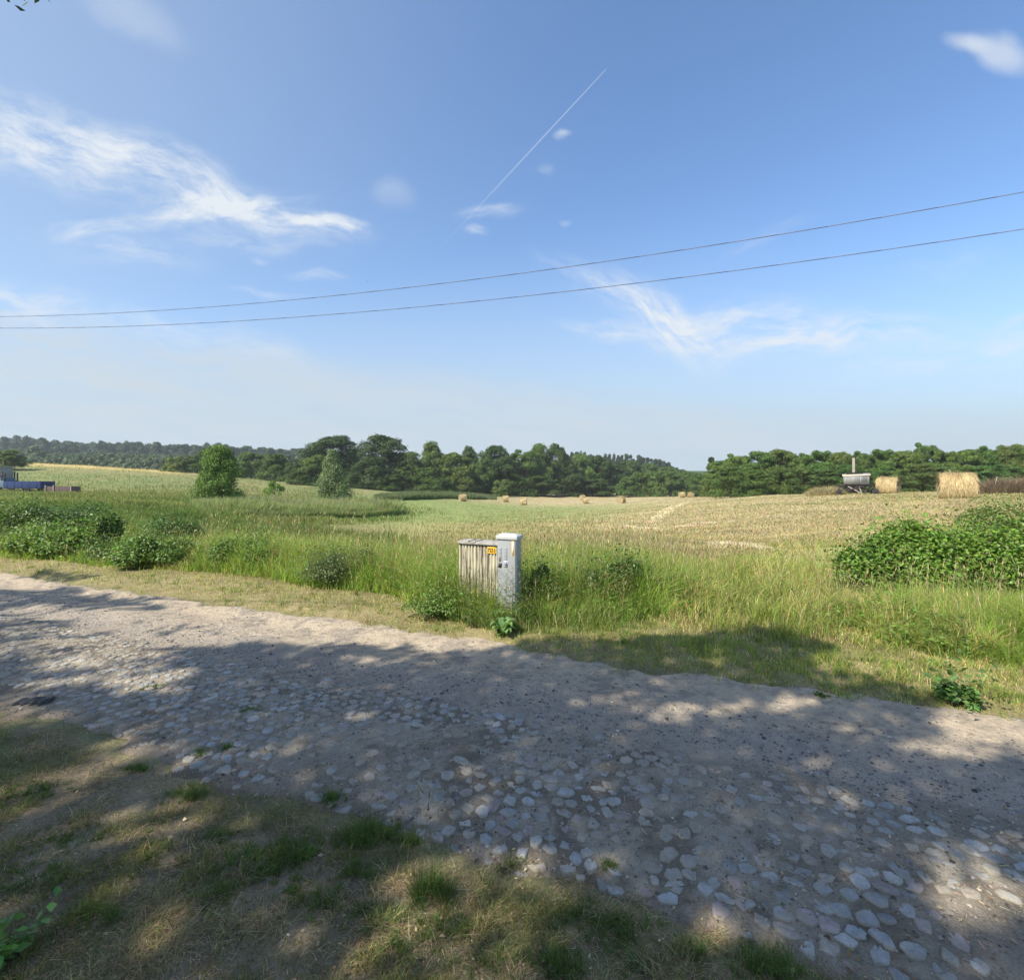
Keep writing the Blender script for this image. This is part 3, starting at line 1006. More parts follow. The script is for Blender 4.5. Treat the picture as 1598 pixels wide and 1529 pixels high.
# broad-leaved herbs growing through the grass
n = 70000
ii = rng.choice(N, n, replace=False)
hz_ = hmax[ii] * rng.uniform(.05, .85, n) * (.5 + .6 * nf[ii]) * (.4 + .6 * sst(s[ii] - tfm[ii], 0, .6))
sel = (fbm(x[ii] * 1.1, y[ii] * 1.1, 118) + .10 * (px[ii] < 620) > .52)
Th = np.stack([x[ii], y[ii], surf_z(x[ii], y[ii]) + hz_], 1)[sel]
parts.append(leafset(Th, np.stack([rng.normal(0, .5, len(Th)), rng.normal(0, .5, len(Th)), np.ones(len(Th))], 1), rng.uniform(.025, .065, len(Th)), vary((.15, .245, .055), len(Th), .35)))
put('tall_grass', parts, M_grass, 'tall mixed green and seeding grass between verge and field', 'tall grass')

# --- dry standing grass beyond the belt and stubble on the field
x, y = sample_inv(430000, 10, 230, -200, 1800)
px = CX + x / y * FPX; s = road_s(x, y)
k = (px > 560) & (s > 9) & (rng.random(len(x)) < sst(px, 600, 800)) & (in_track(x, y) * (y < 14) < .5)
x, y, px = x[k], y[k], px[k]
N = len(x); nz = fbm(x * .12, y * .12, 21); n2 = fbm(x * .9, y * .9, 22); nf = fbm(x * .4, y * 1.5, 121)
H = rng.uniform(.03, .10, N) * (1 + .8 * nf)
belt = (1 - sst(y, 17, 24)) * (1 - sst(px, 1000, 1130))
H += belt * rng.uniform(.05, .45, N) * (.4 + nf)
gp = .14 + .42 * sst(nz * .5 + n2 * .5, .50, .64)
gedge = 36 + 22 * (fbm(x * .10, y * .06, 124) - .5); gp = np.where((px < 1000) & (y > gedge) & (y < 95 + 30 * (nz - .5)), (.80 - .55 * sst(px, 800, 1000)) * (.5 + n2), gp)
gp = np.where(belt > .5, .25, gp)
green = rng.random(N) < gp
stk = fbm(x * .35 + y * .05, y * 1.1, 123)
c = np.where(green[:, None], vary((.22, .25, .085), N, .12), vary((.45, .37, .22), N, .13)) * (.62 + .76 * stk)[:, None]
parts = [blades(np.stack([x, y, gz(x, y) - .01], 1), H, .004 + y * .0011, rng.uniform(.2, 1.6, N), c)]
put('field_stubble', parts, M_grass, 'pale mown stubble and dry grass covering the open field', 'stubble')

# --- meadow left, knee high, up to the golden ridge
x, y = sample_inv(430000, 12, 172, -350, 760)
px = CX + x / y * FPX
lim = np.interp(y, [12, 20, 27, 40, 60, 100, 170], [640, 560, 430, 600, 640, 560, 420])
k = (px < lim + 30 * rng.normal(size=len(x)))
x, y, px = x[k], y[k], px[k]
N = len(x); nz = fbm(x * .10, y * .10, 131); n2 = fbm(x * .5, y * .5, 132)
rid = (1 - sst(px, 240, 330)) * sst(y, 128, 144)
gp = .80 - .4 * sst(nz, .48, .6) + .2 * (n2 - .5)
gp = gp * (1 - .9 * rid)
green = rng.random(N) < gp
cg = vary((.135, .20, .055), N, .2); cd = vary((.27, .26, .11), N, .2); cgold = vary((.52, .41, .19), N, .2)
c = np.where(green[:, None], cg, np.where((rng.random(N) < rid)[:, None], cgold, cd))
c *= (.60 + .8 * fbm(x * .22, y * .22, 135) )[:, None]
pale = (px > 60) & (px < 280) & (y > 95) & (y < 118) & (n2 > .52)
c[pale] = c[pale] * .75 + np.array((.24, .32, .17)) * .25
H = (.12 + .75 * n2 * n2 * 1.4) * rng.uniform(.4, 1.1, N)
far_ = sst(y, 40, 80)[:, None]
cm_ = ground_colour(x, y, y * 0)
c = c * (1 - .55 * far_) + cm_ * .55 * far_
parts = [blades(np.stack([x, y, gz(x, y) - .02], 1), H, .004 + np.minimum(y, 60) * .0011, rng.uniform(.1, .8, N), c)]
put('meadow_grass', parts, M_grass, 'uncut green and golden meadow rising to the ridge on the left', 'meadow')

# --- reed-like tall strip left of the field, and the dark strip behind it
N = 60000
u = rng.uniform(300, 625, N); front_y = np.interp(u, [300, 380, 450, 560, 622], [28, 31, 36, 43, 50])
y = front_y + rng.uniform(0, 1, N) ** 1.6 * np.interp(u, [300, 500, 625], [14, 16, 10])
front_y = front_y + 2.0 * (fbm(u * .03, u * 0, 141) - .5)
x = (u - CX) / FPX * y
nf = fbm(x * .5, y * .5, 142)
H = (1.0 + 1.3 * nf) * rng.uniform(.3, 1.08, N) * (.5 + .5 * sst(y - front_y, 0, 2)) * np.interp(u, [300, 400, 625], [.6, .9, 1.05])
green = rng.random(N) < .78 - .3 * sst(y - front_y, 3, 10)
c = np.where(green[:, None], vary((.22, .33, .09), N, .25), vary((.42, .38, .23), N, .2)) * (.6 + .8 * fbm(x * 1.1, y * 1.1, 144))[:, None]
tip = c * .5 + np.array((.30, .27, .19)) * .5
parts = [blades(np.stack([x, y, gz(x, y) - .05], 1), H, .02 + y * .0009, rng.uniform(.1, .5, N), c, tip)]
put('reed_grass', parts, M_grass, 'tall reedy grass strip curving along the left edge of the field', 'reeds')
N = 40000
u = rng.uniform(585, 775, N); base = np.interp(u, [585, 640, 700, 760, 775], [72, 90, 112, 124, 128])
y = base + rng.uniform(0, 1, N) * np.interp(u, [585, 775], [16, 34]); x = (u - CX) / FPX * y
H = np.interp(u, [585, 640, 745, 775], [1.0, 1.5, 1.3, .5]) * rng.uniform(.5, 1.05, N) * (.75 + .5 * fbm(x * .3, y * .3, 143))
c = vary((.105, .16, .055), N, .22); tip = c * .6 + np.array((.26, .25, .17)) * .4
parts = [blades(np.stack([x, y, gz(x, y) - .05], 1), H, .03 + y * .0012, rng.uniform(.05, .4, N), c, tip)]
put('crop_strip', parts, M_grass, 'dense dark green crop strip beyond the reeds below the trees', 'crop strip')

# --- rows of loose cut hay on the field
for nm, lab, line, wd in [
    ('hay_row', 'pale bent row of loose cut hay curving up the field slope', [(1012, 817), (1022, 810), (1042, 797), (1050, 792), (1068, 785)], 1.0),
    ('hay_row', 'short pale hay row lying flat in the middle field', [(1058, 825), (1085, 821), (1112, 818)], .5),
    ('hay_row', 'thin hay scatter just beyond the tall grass belt', [(975, 823), (1000, 826), (1035, 831)], .5),
    ('hay_row', 'wide scatter of hay left of the bright green thicket', [(1110, 855), (1160, 852), (1200, 862)], .6)]:
    pp = []
    for px, py in line:
        d = find_d(px, py, 12, 100); pp.append(((px - CX) / FPX * d, d))
    pp = np.array(pp); sg = np.linalg.norm(np.diff(pp, axis=0), axis=1); cum = np.concatenate([[0], np.cumsum(sg)])
    N = 2600; q_ = rng.uniform(0, cum[-1], N)
    x = np.interp(q_, cum, pp[:, 0]) + rng.normal(0, wd * .3, N); y = np.interp(q_, cum, pp[:, 1]) + rng.normal(0, wd * .3, N)
    pt = blades(np.stack([x, y, gz(x, y) + .02], 1), rng.uniform(.03, .14, N), .008 + y * .001, rng.uniform(1, 3, N), vary((.62, .53, .33), N, .15))
    o = mk_obj(nm, mk_mesh(nm, *pt), M_straw); tag(o, lab, 'hay row', 'rows of loose cut hay', kind='stuff')


# ------------------------------------------------------------------ bushes and herbs
def copy_tree(o, parent=None):
    c = o.copy(); COL.objects.link(c)
    if parent is not None:
        c.parent = parent
    for ch in [q for q in bpy.data.objects if q.parent == o]:
        copy_tree(ch, c)
    return c


def shrub(name, label, cat, px, d, wpx, hm, dep, nleaf, lsz, col, group=None, seed=0, lobes=9, droop=.3, tm=0, sink=.0):
    cx = (px - CX) / FPX * d; z0 = g1(cx, d)
    rx_ = wpx / FPX * d / 2
    lr = np.random.default_rng(seed + 77)
    root = empty(name, (cx, d, z0))
    Lc = []
    for i in range(lobes):
        a_ = lr.uniform(0, 6.28); q_ = math.sqrt(lr.random()) * .72
        hh = hm * (1 - .5 * q_ ** 2) * lr.uniform(.5, 1.0)
        Lc.append((q_ * math.cos(a_) * rx_, q_ * math.sin(a_) * dep, hh * .52, rx_ * lr.uniform(.20, .42), dep * lr.uniform(.28, .5), hh * .5))
    Lc = np.array(Lc)
    li = lr.integers(0, lobes, nleaf)
    v = lr.normal(size=(nleaf, 3)); v[:, 2] = np.where(v[:, 2] < -.3 * np.ones(nleaf), -v[:, 2], v[:, 2]); v /= np.linalg.norm(v, axis=1, keepdims=True)
    rad = 1 - np.abs(lr.normal(0, .13, nleaf))
    T = Lc[li, :3] + v * Lc[li, 3:] * rad[:, None]
    T[:, 2] = np.maximum(T[:, 2], .02)
    nrm = v * .5 + lr.normal(0, .45, (nleaf, 3)) + np.array([0, 0, .55])
    c = vary(col, nleaf, .25, .1)
    sz_ = lsz * lr.uniform(.5, 1.35, nleaf)
    spr = lr.random(nleaf) < .16; T[spr] += v[spr] * lr.uniform(.03, .28, (spr.sum(), 1)) + np.array([0, 0, .07])
    fo = mk_obj('foliage', mk_mesh('foliage', *leafset(T, nrm, sz_, c, tm)), M_weed, root)
    segs = []
    for i in range(lobes * 3):
        j = i % lobes
        e = Lc[j, :3] + lr.normal(0, .25, 3) * Lc[j, 3:]
        segs.append(((e[0] * .35, e[1] * .35, -.03), .008, (e[0], e[1], max(.05, e[2])), .003))
    mk_obj('stems', mk_mesh('stems', *tubes(segs, 5, (.11, .08, .05))), M_bark, root)
    tag(root, label, cat, group)
    return root


def dd(px, py):
    return find_d(px, py, 5, 60)


GB = 'leafy thickets along the road'
shrub('bramble_bush', 'low bright green bramble mound nearest the road on the far left', 'bush', 105, 12.0, 190, .80, .8, 15000, .070, (.15, .235, .05), GB, 1)
shrub('bramble_bush', 'dark bramble thicket at the far left edge behind the lower mounds', 'bush', 35, 14.5, 240, 1.2, 1.2, 16000, .075, (.10, .155, .045), GB, 2, 12)
shrub('bramble_bush', 'upright dark shrub rising above the brambles on the left', 'bush', 163, 12.0, 56, 1.30, .45, 6500, .07, (.12, .19, .045), GB, 3, 6)
shrub('bramble_bush', 'green bramble mound between the upright shrub and the dry stalks', 'bush', 235, 10.6, 130, .70, .7, 13000, .06, (.14, .225, .05), GB, 4, 9)
shrub('bramble_bush', 'small flat bramble patch at the edge of the left verge', 'bush', 175, 11.2, 90, .42, .5, 5500, .055, (.11, .18, .05), GB, 5, 6)
shrub('bramble_bush', 'fresh green leafy patch left of the small-leaved dark bush', 'bush', 395, 10.5, 150, .72, .7, 9000, .05, (.13, .21, .045), GB, 6, 9)
shrub('nettle_patch', 'dark green nettle-like growth behind the bramble mounds', 'weed patch', 262, 14.5, 110, 1.0, 1.0, 9000, .06, (.075, .14, .035), GB, 14, 10)
shrub('nettle_patch', 'dark growth in the meadow beyond the far left bramble thicket', 'weed patch', 95, 18.5, 150, 1.0, 1.2, 9000, .08, (.065, .12, .035), GB, 15, 10)
shrub('small_leaved_bush', 'dark small-leaved bush at the left end of the tall grass belt', 'bush', 528, 9.1, 160, .74, .7, 12000, .036, (.115, .15, .055), GB, 7, 16)
shrub('small_leaved_bush', 'dark leafy undergrowth in the grass right of the grey cabinet', 'bush', 945, 7.5, 170, .85, .6, 9000, .045, (.095, .155, .04), GB, 8, 8)
shrub('small_leaved_bush', 'dark weedy tangle just behind the grey cabinet', 'bush', 858, 7.25, 95, .85, .4, 5000, .042, (.095, .15, .04), GB, 9, 5)
shrub('small_leaved_bush', 'low green herb clump in front of the ribbed beige cabinet', 'bush', 690, 6.9, 140, .46, .4, 5600, .033, (.14, .22, .05), GB, 10, 12)
shrub('raspberry_thicket', 'large bright green leafy thicket at the right edge', 'bush', 1510, 7.8, 340, 1.50, 1.1, 38000, .06, (.14, .235, .035), GB, 11, 14)
shrub('raspberry_thicket', 'left shoulder of bright green thicket beside the grassy track', 'bush', 1385, 7.9, 150, 1.15, .8, 16000, .055, (.135, .225, .04), GB, 12, 8)
shrub('raspberry_thicket', 'taller back part of the green thicket by the field', 'bush', 1625, 11.5, 280, 1.75, 1.2, 15000, .06, (.115, .18, .04), GB, 13, 9)


def weed(px, py, h, seed, label, col=(.09, .14, .04), dark=False):
    d = (CAMZ - .03) / (py - HY) * FPX; cx = (px - CX) / FPX * d; z0 = g1(cx, d)
    lr = np.random.default_rng(seed)
    root = empty('tall_weed', (cx, d, z0))
    tip = np.array([lr.normal(0, .07), lr.normal(0, .07), h])
    segs = []; prev = np.zeros(3)
    for i in range(1, 6):
        f = i / 5; p = np.array([tip[0] * f * f, tip[1] * f * f, h * f])
        segs.append((prev, .005 * (1.15 - f), p, .005 * (1.02 - f) + .0008)); prev = p
    mk_obj('stem', mk_mesh('stem', *tubes(segs, 6, (.12, .13, .06))), M_bark, root)
    n = int(34 * h / .9)
    f = np.linspace(.12, 1, n); T = np.stack([tip[0] * f * f, tip[1] * f * f, h * f], 1)
    a_ = np.arange(n) * 1.57 * 1.03 + lr.normal(0, .25, n)
    nrm = np.stack([np.cos(a_) * -.35, np.sin(a_) * -.35, np.ones(n)], 1)
    Mx = np.zeros((n, 3, 3))
    dirv = np.stack([np.cos(a_), np.sin(a_), np.full(n, -.35) + lr.normal(0, .2, n)], 1); dirv /= np.linalg.norm(dirv, axis=1, keepdims=True)
    side = np.stack([-np.sin(a_), np.cos(a_), np.zeros(n)], 1); up = np.cross(dirv, side)
    Mx = np.stack([dirv, side, up], 2) * (.085 * (1.15 - .75 * f) * lr.uniform(.7, 1.2, n))[:, None, None]
    pt = pattern(LEAF, LEAF_L, LEAF_S, Mx, T, vary(col, n, .2))
    mk_obj('leaves', mk_mesh('leaves', *pt), M_weed, root)
    tag(root, label, 'weed', 'tall weeds round the cabinets')
    return root


for i, (px, py, h, lab) in enumerate([
        (779, 984, .80, 'tallest leafy weed at the left front corner of the grey cabinet'), (789, 986, .86, 'leafy weed standing in front of the blue mark on the grey cabinet'),
        (800, 985, .82, 'leafy weed before the right half of the grey cabinet'), (808, 980, .62, 'short leafy weed at the right corner of the grey cabinet'),
        (816, 974, .95, 'dark weed reaching up the shaded side of the grey cabinet'), (768, 983, .52, 'low weed between the beige and grey cabinets'),
        (727, 978, .62, 'dark weed before the left end of the beige cabinet'), (735, 982, .46, 'small weed beside the darker weed at the beige cabinet'),
        (748, 980, .42, 'small weed under the middle of the beige cabinet'), (830, 975, .7, 'bushy weed just right of the grey cabinet')]):
    weed(px, py, h, 300 + i, lab, (.07, .11, .035) if 'dark' in lab else (.10, .15, .05))


def rosette(name, label, px, py, n, L, W_, col, rise, seed, zoff=0.0, group=None):
    """broad-leaved plant: each leaf a bent blade with a midrib"""
    d = (CAMZ - .03) / (py - HY) * FPX; cx = (px - CX) / FPX * d
    z0 = g1(cx, d)
    lr = np.random.default_rng(seed)
    root = empty(name, (cx, d, z0 + zoff))
    prs = []
    for i in range(n):
        a_ = i * 2.399 + lr.normal(0, .2); l = L * lr.uniform(.6, 1.1); w = W_ * lr.uniform(.7, 1.1); r0 = rise * lr.uniform(.4, 1.3)
        co = []; K_ = 8
        for k in range(K_ + 1):
            f = k / K_
            ww = w * (math.sin(math.pi * min(1, f * .97 + .03)) ** .6) * (1 - .45 * f) * (0 if f < .12 else 1) + .004
            r_ = l * f * math.cos(.3); zz = r0 * l * (math.sin(f * 2.2) * .8) + .01
            wob = .07 * ww * math.sin(k * 2.4 + i)
            for sgn, lift in ((-1, .25), (0, 0), (1, .25)):
                lx, ly = r_, sgn * ww * .5
                co.append((math.cos(a_) * lx - math.sin(a_) * ly, math.sin(a_) * lx + math.cos(a_) * ly, zz + lift * ww + wob * sgn))
        lo, st = [], []
        for k in range(K_):
            for j in range(2):
                st.append(len(lo)); lo += [k * 3 + j, k * 3 + j + 1, k * 3 + 4 + j, k * 3 + 3 + j]
        c = vary(col, 1, .15, .06)
        prs.append((np.array(co), np.array(lo), np.array(st), np.repeat(c, len(co), 0)))
    mk_obj('leaves', mk_mesh('leaves', *join_parts(prs), smooth=True), M_weed, root)
    mk_obj('stalk', mk_mesh('stalk', *tubes([((0, 0, -.02), .007, (.01, .0, L * rise * .9), .003)], 6, (.16, .16, .08))), M_bark, root)
    tag(root, label, 'plant', group)
    return root


rosette('dock_plant', 'broad-leaved pale green dock plant in front of the cabinets', 785, 992, 21, .17, .125, (.17, .27, .10), 1.0, 5)
shrub('leafy_weed', 'bushy dark green weed on the verge at the right edge of the road', 'weed', 1492, find_d(1492, 1102, 3.5, 6), 62, .24, .16, 650, .055, (.10, .19, .05), None, 21, 7)
shrub('leafy_weed', 'tiny weed on the road edge below the shaded verge', 'weed', 1285, find_d(1285, 1092, 3.5, 6), 30, .09, .08, 160, .03, (.10, .17, .05), None, 22, 4)
rosette('leafy_sprout', 'small leafy sprout growing between the cobbles', 1033, 1301, 9, .06, .03, (.10, .20, .04), .8, 7, .03)
# plant at the lower left corner: upright stems with broad ovate leaves
d0 = 2.08; cx0 = (45 - CX) / FPX * d0
root = empty('young_shrub', (cx0, d0 - .1, g1(cx0, d0 - .1)))
lr = np.random.default_rng(9); segs = []; Tl, Nl, Sl = [], [], []
for i in range(16):
    a_ = lr.uniform(0, 6.28); e = np.array([math.cos(a_) * lr.uniform(.04, .2), math.sin(a_) * lr.uniform(.05, .2), lr.uniform(.06, .15)])
    segs.append(((0, 0, -.02), .003, e, .0012))
    for j in range(9):
        f = .3 + .7 * j / 8; Tl.append(e * f); Nl.append((lr.normal(0, .5), lr.normal(0, .5), 1)); Sl.append(lr.uniform(.035, .065))
mk_obj('stems', mk_mesh('stems', *tubes(segs, 5, (.15, .16, .07))), M_bark, root)
mk_obj('leaves', mk_mesh('leaves', *leafset(np.array(Tl), np.array(Nl), np.array(Sl), vary((.13, .24, .05), len(Tl), .2))), M_weed, root)
tag(root, 'young leafy shrub with oval leaves in the lower left corner', 'shrub')

# ------------------------------------------------------------------ cabinets
YAW = math.atan2(-.416, 1)
RZ = Matrix.Rotation(YAW, 4, 'Z')


def mk_static(name, arrs, mat, parent, smooth=False):
    return mk_obj(name, mk_mesh(name, *join_parts(arrs), smooth=smooth), mat, parent)


M_gpaint = mat_paint('grey_plastic_housing', (.30, .315, .325), (.30, .28, .24), .45, .45, (5, 5, 1.5), .45, .8)
M_glid = mat_paint('grey_lid', (.46, .465, .47), (.30, .28, .25), .35, .5)
M_beige = mat_paint('stained_cream_fibreglass', (.42, .39, .28), (.07, .058, .04), .95, .7, (16, 16, 1.1), .42, .66, bump=.0008)
M_blid = mat_paint('stained_grey_lid', (.40, .38, .34), (.14, .12, .10), .7, .8, (5, 5, 5), .4, .7, bump=.001)
M_yel = mat_paint('yellow_sign', (.80, .46, .03), (.4, .2, .05), .2, .5)
M_blk = mat_paint('black_print', (.02, .02, .02), (.05, .05, .05), .2, .6)
M_white = mat_paint('white_label', (.72, .72, .68), (.4, .38, .35), .3, .5)
M_blue = mat_paint('blue_violet_print', (.08, .06, .32), (.2, .2, .4), .3, .5)
M_pgrey = mat_paint('faded_grey_patch', (.32, .345, .36), (.33, .33, .32), .35, .55)
M_dgrey = mat_paint('dark_seam', (.10, .10, .10), (.05, .05, .05), .3, .7)

# nearest corner of the grey one: front/right edge
gcx, gcy = P(806, 0, 6.6).x, 6.6
gw, gdp, gh = .285, .19, 1.13
root = empty('cable_cabinet', (gcx, gcy, 0), YAW)
root.location.z = g1(gcx, gcy) - .02
gb = root.location.z
topz = 1.165 - gb
mk_static('body', [box(-gw / 2, gdp / 2, (topz - .05) / 2, gw - .012, gdp - .012, topz - .05, bev=.006),
                   box(-gw / 2, gdp / 2, .06, gw + .02, gdp + .02, .12, bev=.006)], M_gpaint, root)
# lid: shallow hipped cap with an overhanging rim
hl = [(-gw - .012, -.014), (.012, -.014), (.012, gdp + .014), (-gw - .012, gdp + .014)]
lc = [(x, y, topz - .052) for x, y in hl] + [(x, y, topz - .004) for x, y in hl] + \
     [(-gw + .03, gdp * .35, topz + .022), (-.03, gdp * .35, topz + .022), (-.03, gdp * .65, topz + .022), (-gw + .03, gdp * .65, topz + .022)]
lo, st = [], []
for r_ in range(2):
    for k in range(4):
        st.append(len(lo)); lo += [r_ * 4 + k, r_ * 4 + (k + 1) % 4, r_ * 4 + 4 + (k + 1) % 4, r_ * 4 + 4 + k]
st.append(len(lo)); lo += [8, 9, 10, 11]
st.append(len(lo)); lo += [3, 2, 1, 0]
lid = mk_static('lid', [(np.array(lc, float), np.array(lo), np.array(st), np.full((12, 3), .5))], M_glid, root)
bvm = lid.modifiers.new('bevel', 'BEVEL'); bvm.width = .006; bvm.segments = 3
dr = mk_static('door', [box(-gw / 2, -.001, topz * .5 + .06, gw - .035, .008, topz - .26, bev=.003)], M_gpaint, root)
for cx_ in (-.235, -.155):
    o = mk_static('vent_panel', [box(cx_, -.0065, topz - .245, .048, .004, .18, bev=.0015)] +
                  [box(cx_, -.0095, topz - .245 + (j - 4) * .018, .040, .003, .006) for j in range(9)], M_pgrey, dr)
ps = mk_static('label_frame', [box(-.048, -.0065, topz - .165, .036, .004, .20, bev=.001)], M_yel, dr)
mk_static('label_plate', [box(-.048, -.0095, topz - .165, .020, .003, .182)], M_white, ps)
mk_static('sticker', [box(-.150, -.0065, topz - .375, .055, .004, .085)], M_white, dr)
mk_static('sticker_print', [box(-.162, -.010, topz - .365, .014, .003, .05), box(-.138, -.010, topz - .365, .014, .003, .05), box(-.150, -.010, topz - .385, .03, .003, .012)], M_blue, dr)
mk_static('lock', [box(-.238, -.008, topz - .32, .022, .010, .05, bev=.003)], M_dgrey, dr)
mk_static('notice_scrap', [box(-.235, -.0065, topz - .40, .05, .003, .06, rot=Matrix.Rotation(.2, 4, 'Y')), ], M_blk, dr)
tag(root, 'tall narrow grey cable cabinet with yellow-framed label', 'cabinet')

# beige ribbed one, its right end behind the grey one
bw, bdp = .62, .24
root = empty('cable_cabinet', (0, 0, 0), YAW)
rc_ = Vector((gcx, gcy, 0)) + RZ @ Vector((-gw - .03 + .035, .055, 0))
root.location = rc_; root.location.z = g1(rc_.x, rc_.y) - .02
tb = 1.045 - root.location.z
nr_ = 13
prof = []
for i in range(nr_):
    x0 = -bw + bw * i / nr_; w_ = bw / nr_
    prof += [(x0 + .002, .020), (x0 + w_ * .20, .001), (x0 + w_ * .55, 0.0), (x0 + w_ * .66, .020)]
prof += [(0, bdp), (-bw, bdp)]
n_ = len(prof)
co = [(x, y, 0) for x, y in prof] + [(x, y, tb - .03) for x, y in prof]
lo, st = [], []
for k in range(n_):
    st.append(len(lo)); lo += [k, (k + 1) % n_, n_ + (k + 1) % n_, n_ + k]
st.append(len(lo)); lo += [n_ + k for k in range(n_)]
mk_static('body', [(np.array(co, float), np.array(lo), np.array(st), np.full((len(co), 3), .5))], M_beige, root)
mk_static('lid', [box(-bw / 2, bdp / 2 - .002, tb - .012, bw + .03, bdp + .035, .038, bev=.008)], M_blid, root)
mk_static('lid_strap', [box(-.45, -.0, tb + .010, .012, .05, .012, bev=.002), box(-.45, .12, tb + .010, .010, .22, .008)], M_dgrey, root)
mk_static('lid_strap', [box(-.345, -.0, tb + .010, .012, .05, .012, bev=.002), box(-.345, .12, tb + .010, .010, .22, .008)], M_dgrey, root)
sg_ = mk_static('number_plate', [box(-.105, -.006, tb - .095, .125, .006, .088, bev=.002)], M_yel, root)
cu_ = bpy.data.curves.new('number', 'FONT'); cu_.body = '7251'; cu_.size = .072; cu_.align_x = 'CENTER'; cu_.align_y = 'CENTER'
cu_.extrude = .0008; cu_.offset = .0022; cu_.space_character = 1.0
cu_.bevel_depth = 0
tmp = bpy.data.objects.new('number', cu_); COL.objects.link(tmp)
bpy.context.view_layer.update()
me_ = bpy.data.meshes.new_from_object(tmp.evaluated_get(bpy.context.evaluated_depsgraph_get()))
bpy.data.objects.remove(tmp)
me_.materials.clear()
to = mk_obj('number', me_, M_blk, sg_)
to.rotation_euler = (R(90), 0, 0); to.location = (-.105, -.0102, tb - .097); to.scale = (.82, 1, 1)
tag(root, 'low cream ribbed cabinet with dark stains and a yellow number plate', 'cabinet')

# ------------------------------------------------------------------ hay bales
def bale_meshes(Rb, Lb, nstraw, sw):
    nu, nv = 40, 14
    co, lo, st = [], [], []
    for j in range(nv + 1):
        for i in range(nu):
            a_ = 2 * math.pi * i / nu
            f = j / nv * 2 - 1
            rr_ = Rb * (1 - .09 * abs(f) ** 5) * (1 + .03 * math.sin(3 * a_ + j * .7) + random.gauss(0, .012))
            zz = math.sin(a_) * rr_; zz = max(zz, -Rb * .93)
            co.append((f * Lb / 2, math.cos(a_) * rr_, zz + Rb * .93))
    for j in range(nv):
        for i in range(nu):
            i2 = (i + 1) % nu
            st.append(len(lo)); lo += [j * nu + i, j * nu + i2, (j + 1) * nu + i2, (j + 1) * nu + i]
    b0 = len(co)
    for e, f in ((0, -1), (nv, 1)):
        co.append((f * Lb / 2, 0, Rb * .93)); cidx = len(co) - 1
        for i in range(nu):
            i2 = (i + 1) % nu
            st.append(len(lo)); lo += ([cidx, e * nu + i2, e * nu + i] if f < 0 else [cidx, e * nu + i, e * nu + i2])
    co = np.array(co)
    body = (co, np.array(lo), np.array(st), vary((.33, .25, .13), len(co), .2, .03))
    # straw wound round it
    n = nstraw
    a_ = rng.uniform(0, 6.28, n); f = rng.uniform(-1, 1, n)
    r0 = Rb * (1.0 + rng.uniform(-.01, .03, n)) * (1 - .09 * np.abs(f) ** 5) * (1 + .03 * np.sin(3 * a_ + (f + 1) * 4.9))
    pz = np.sin(a_) * r0
    T = np.stack([f * Lb / 2, np.cos(a_) * r0, np.maximum(pz, -Rb * .93) + Rb * .93], 1)
    tang = np.stack([rng.normal(0, .3, n), -np.sin(a_), np.cos(a_)], 1)
    sgn = np.where(tang[:, 2] > 0, -1, 1)[:, None]
    tang = tang * sgn + np.stack([np.zeros(n), np.cos(a_), np.sin(a_)], 1) * rng.uniform(-.02, .28, (n, 1)) * (.35 + .65 * (T[:, 2:3] > Rb * .4))
    tang[:, 2] -= .15
    tang /= np.linalg.norm(tang, axis=1, keepdims=True)
    outw = np.stack([np.zeros(n), np.cos(a_), np.sin(a_)], 1)
    side = np.cross(tang, outw); side /= np.linalg.norm(side, axis=1, keepdims=True)
    nn = np.cross(side, tang)
    Ls = rng.uniform(.1, .42, n); lng = (rng.random(n) < .04) & (T[:, 2] > Rb * .5); Ls[lng] *= 1.3; tang[lng] += outw[lng] * .4
    Mx = np.stack([tang * Ls[:, None], side * sw, nn * sw], 2)
    t5 = np.array([(0, -.5, 0), (0, .5, 0), (.55, .4, .4), (.55, -.4, .4), (1, 0, -.6)], float)
    p1 = pattern(t5, [0, 1, 2, 3, 3, 2, 4], [0, 4], Mx, T, vary((.55, .43, .235), n, .38, .06))
    # spiral ends
    n2 = nstraw // 3
    a_ = rng.uniform(0, 6.28, n2); q_ = np.sqrt(rng.random(n2)) * Rb * .98; e = np.where(rng.random(n2) < .5, -1, 1)
    T = np.stack([e * (Lb / 2 + .012), np.cos(a_) * q_, np.maximum(np.sin(a_) * q_, -Rb * .9) + Rb * .93], 1)
    tang = np.stack([e * rng.uniform(0, .35, n2), -np.sin(a_), np.cos(a_)], 1); tang /= np.linalg.norm(tang, axis=1, keepdims=True)
    side = np.cross(tang, np.stack([e, e * 0, e * 0], 1).astype(float)); side /= np.linalg.norm(side, axis=1, keepdims=True); nn = np.cross(side, tang)
    Ls = rng.uniform(.08, .25, n2)
    Mx = np.stack([tang * Ls[:, None], side * sw, nn * sw], 2)
    p2 = pattern(t5, [0, 1, 2, 3, 3, 2, 4], [0, 4], Mx, T, vary((.50, .40, .24), n2, .25, .05))
    return mk_mesh('hay_body', *body, smooth=True), mk_mesh('loose_straw', *join_parts([p1, p2]))


big = bale_meshes(.75, 1.5, 20000, .012)
mid = bale_meshes(.75, 1.45, 9000, .02)
sml = bale_meshes(.75, 1.3, 900, .07)


def bale(px, py, d, ang, kind, label, scale=1.0):
    d = find_d(px, py, d * .85, d * 1.15) if d > 60 else d
    cx = (px - CX) / FPX * d
    root = empty('hay_bale', (cx, d, g1(cx, d) - .03), ang)
    root.scale = (scale,) * 3
    mk_obj('rolled_hay', kind[0], M_straw, root); mk_obj('loose_straw', kind[1], M_straw, root)
    tag(root, label, 'hay bale', 'round hay bales lying on the field')


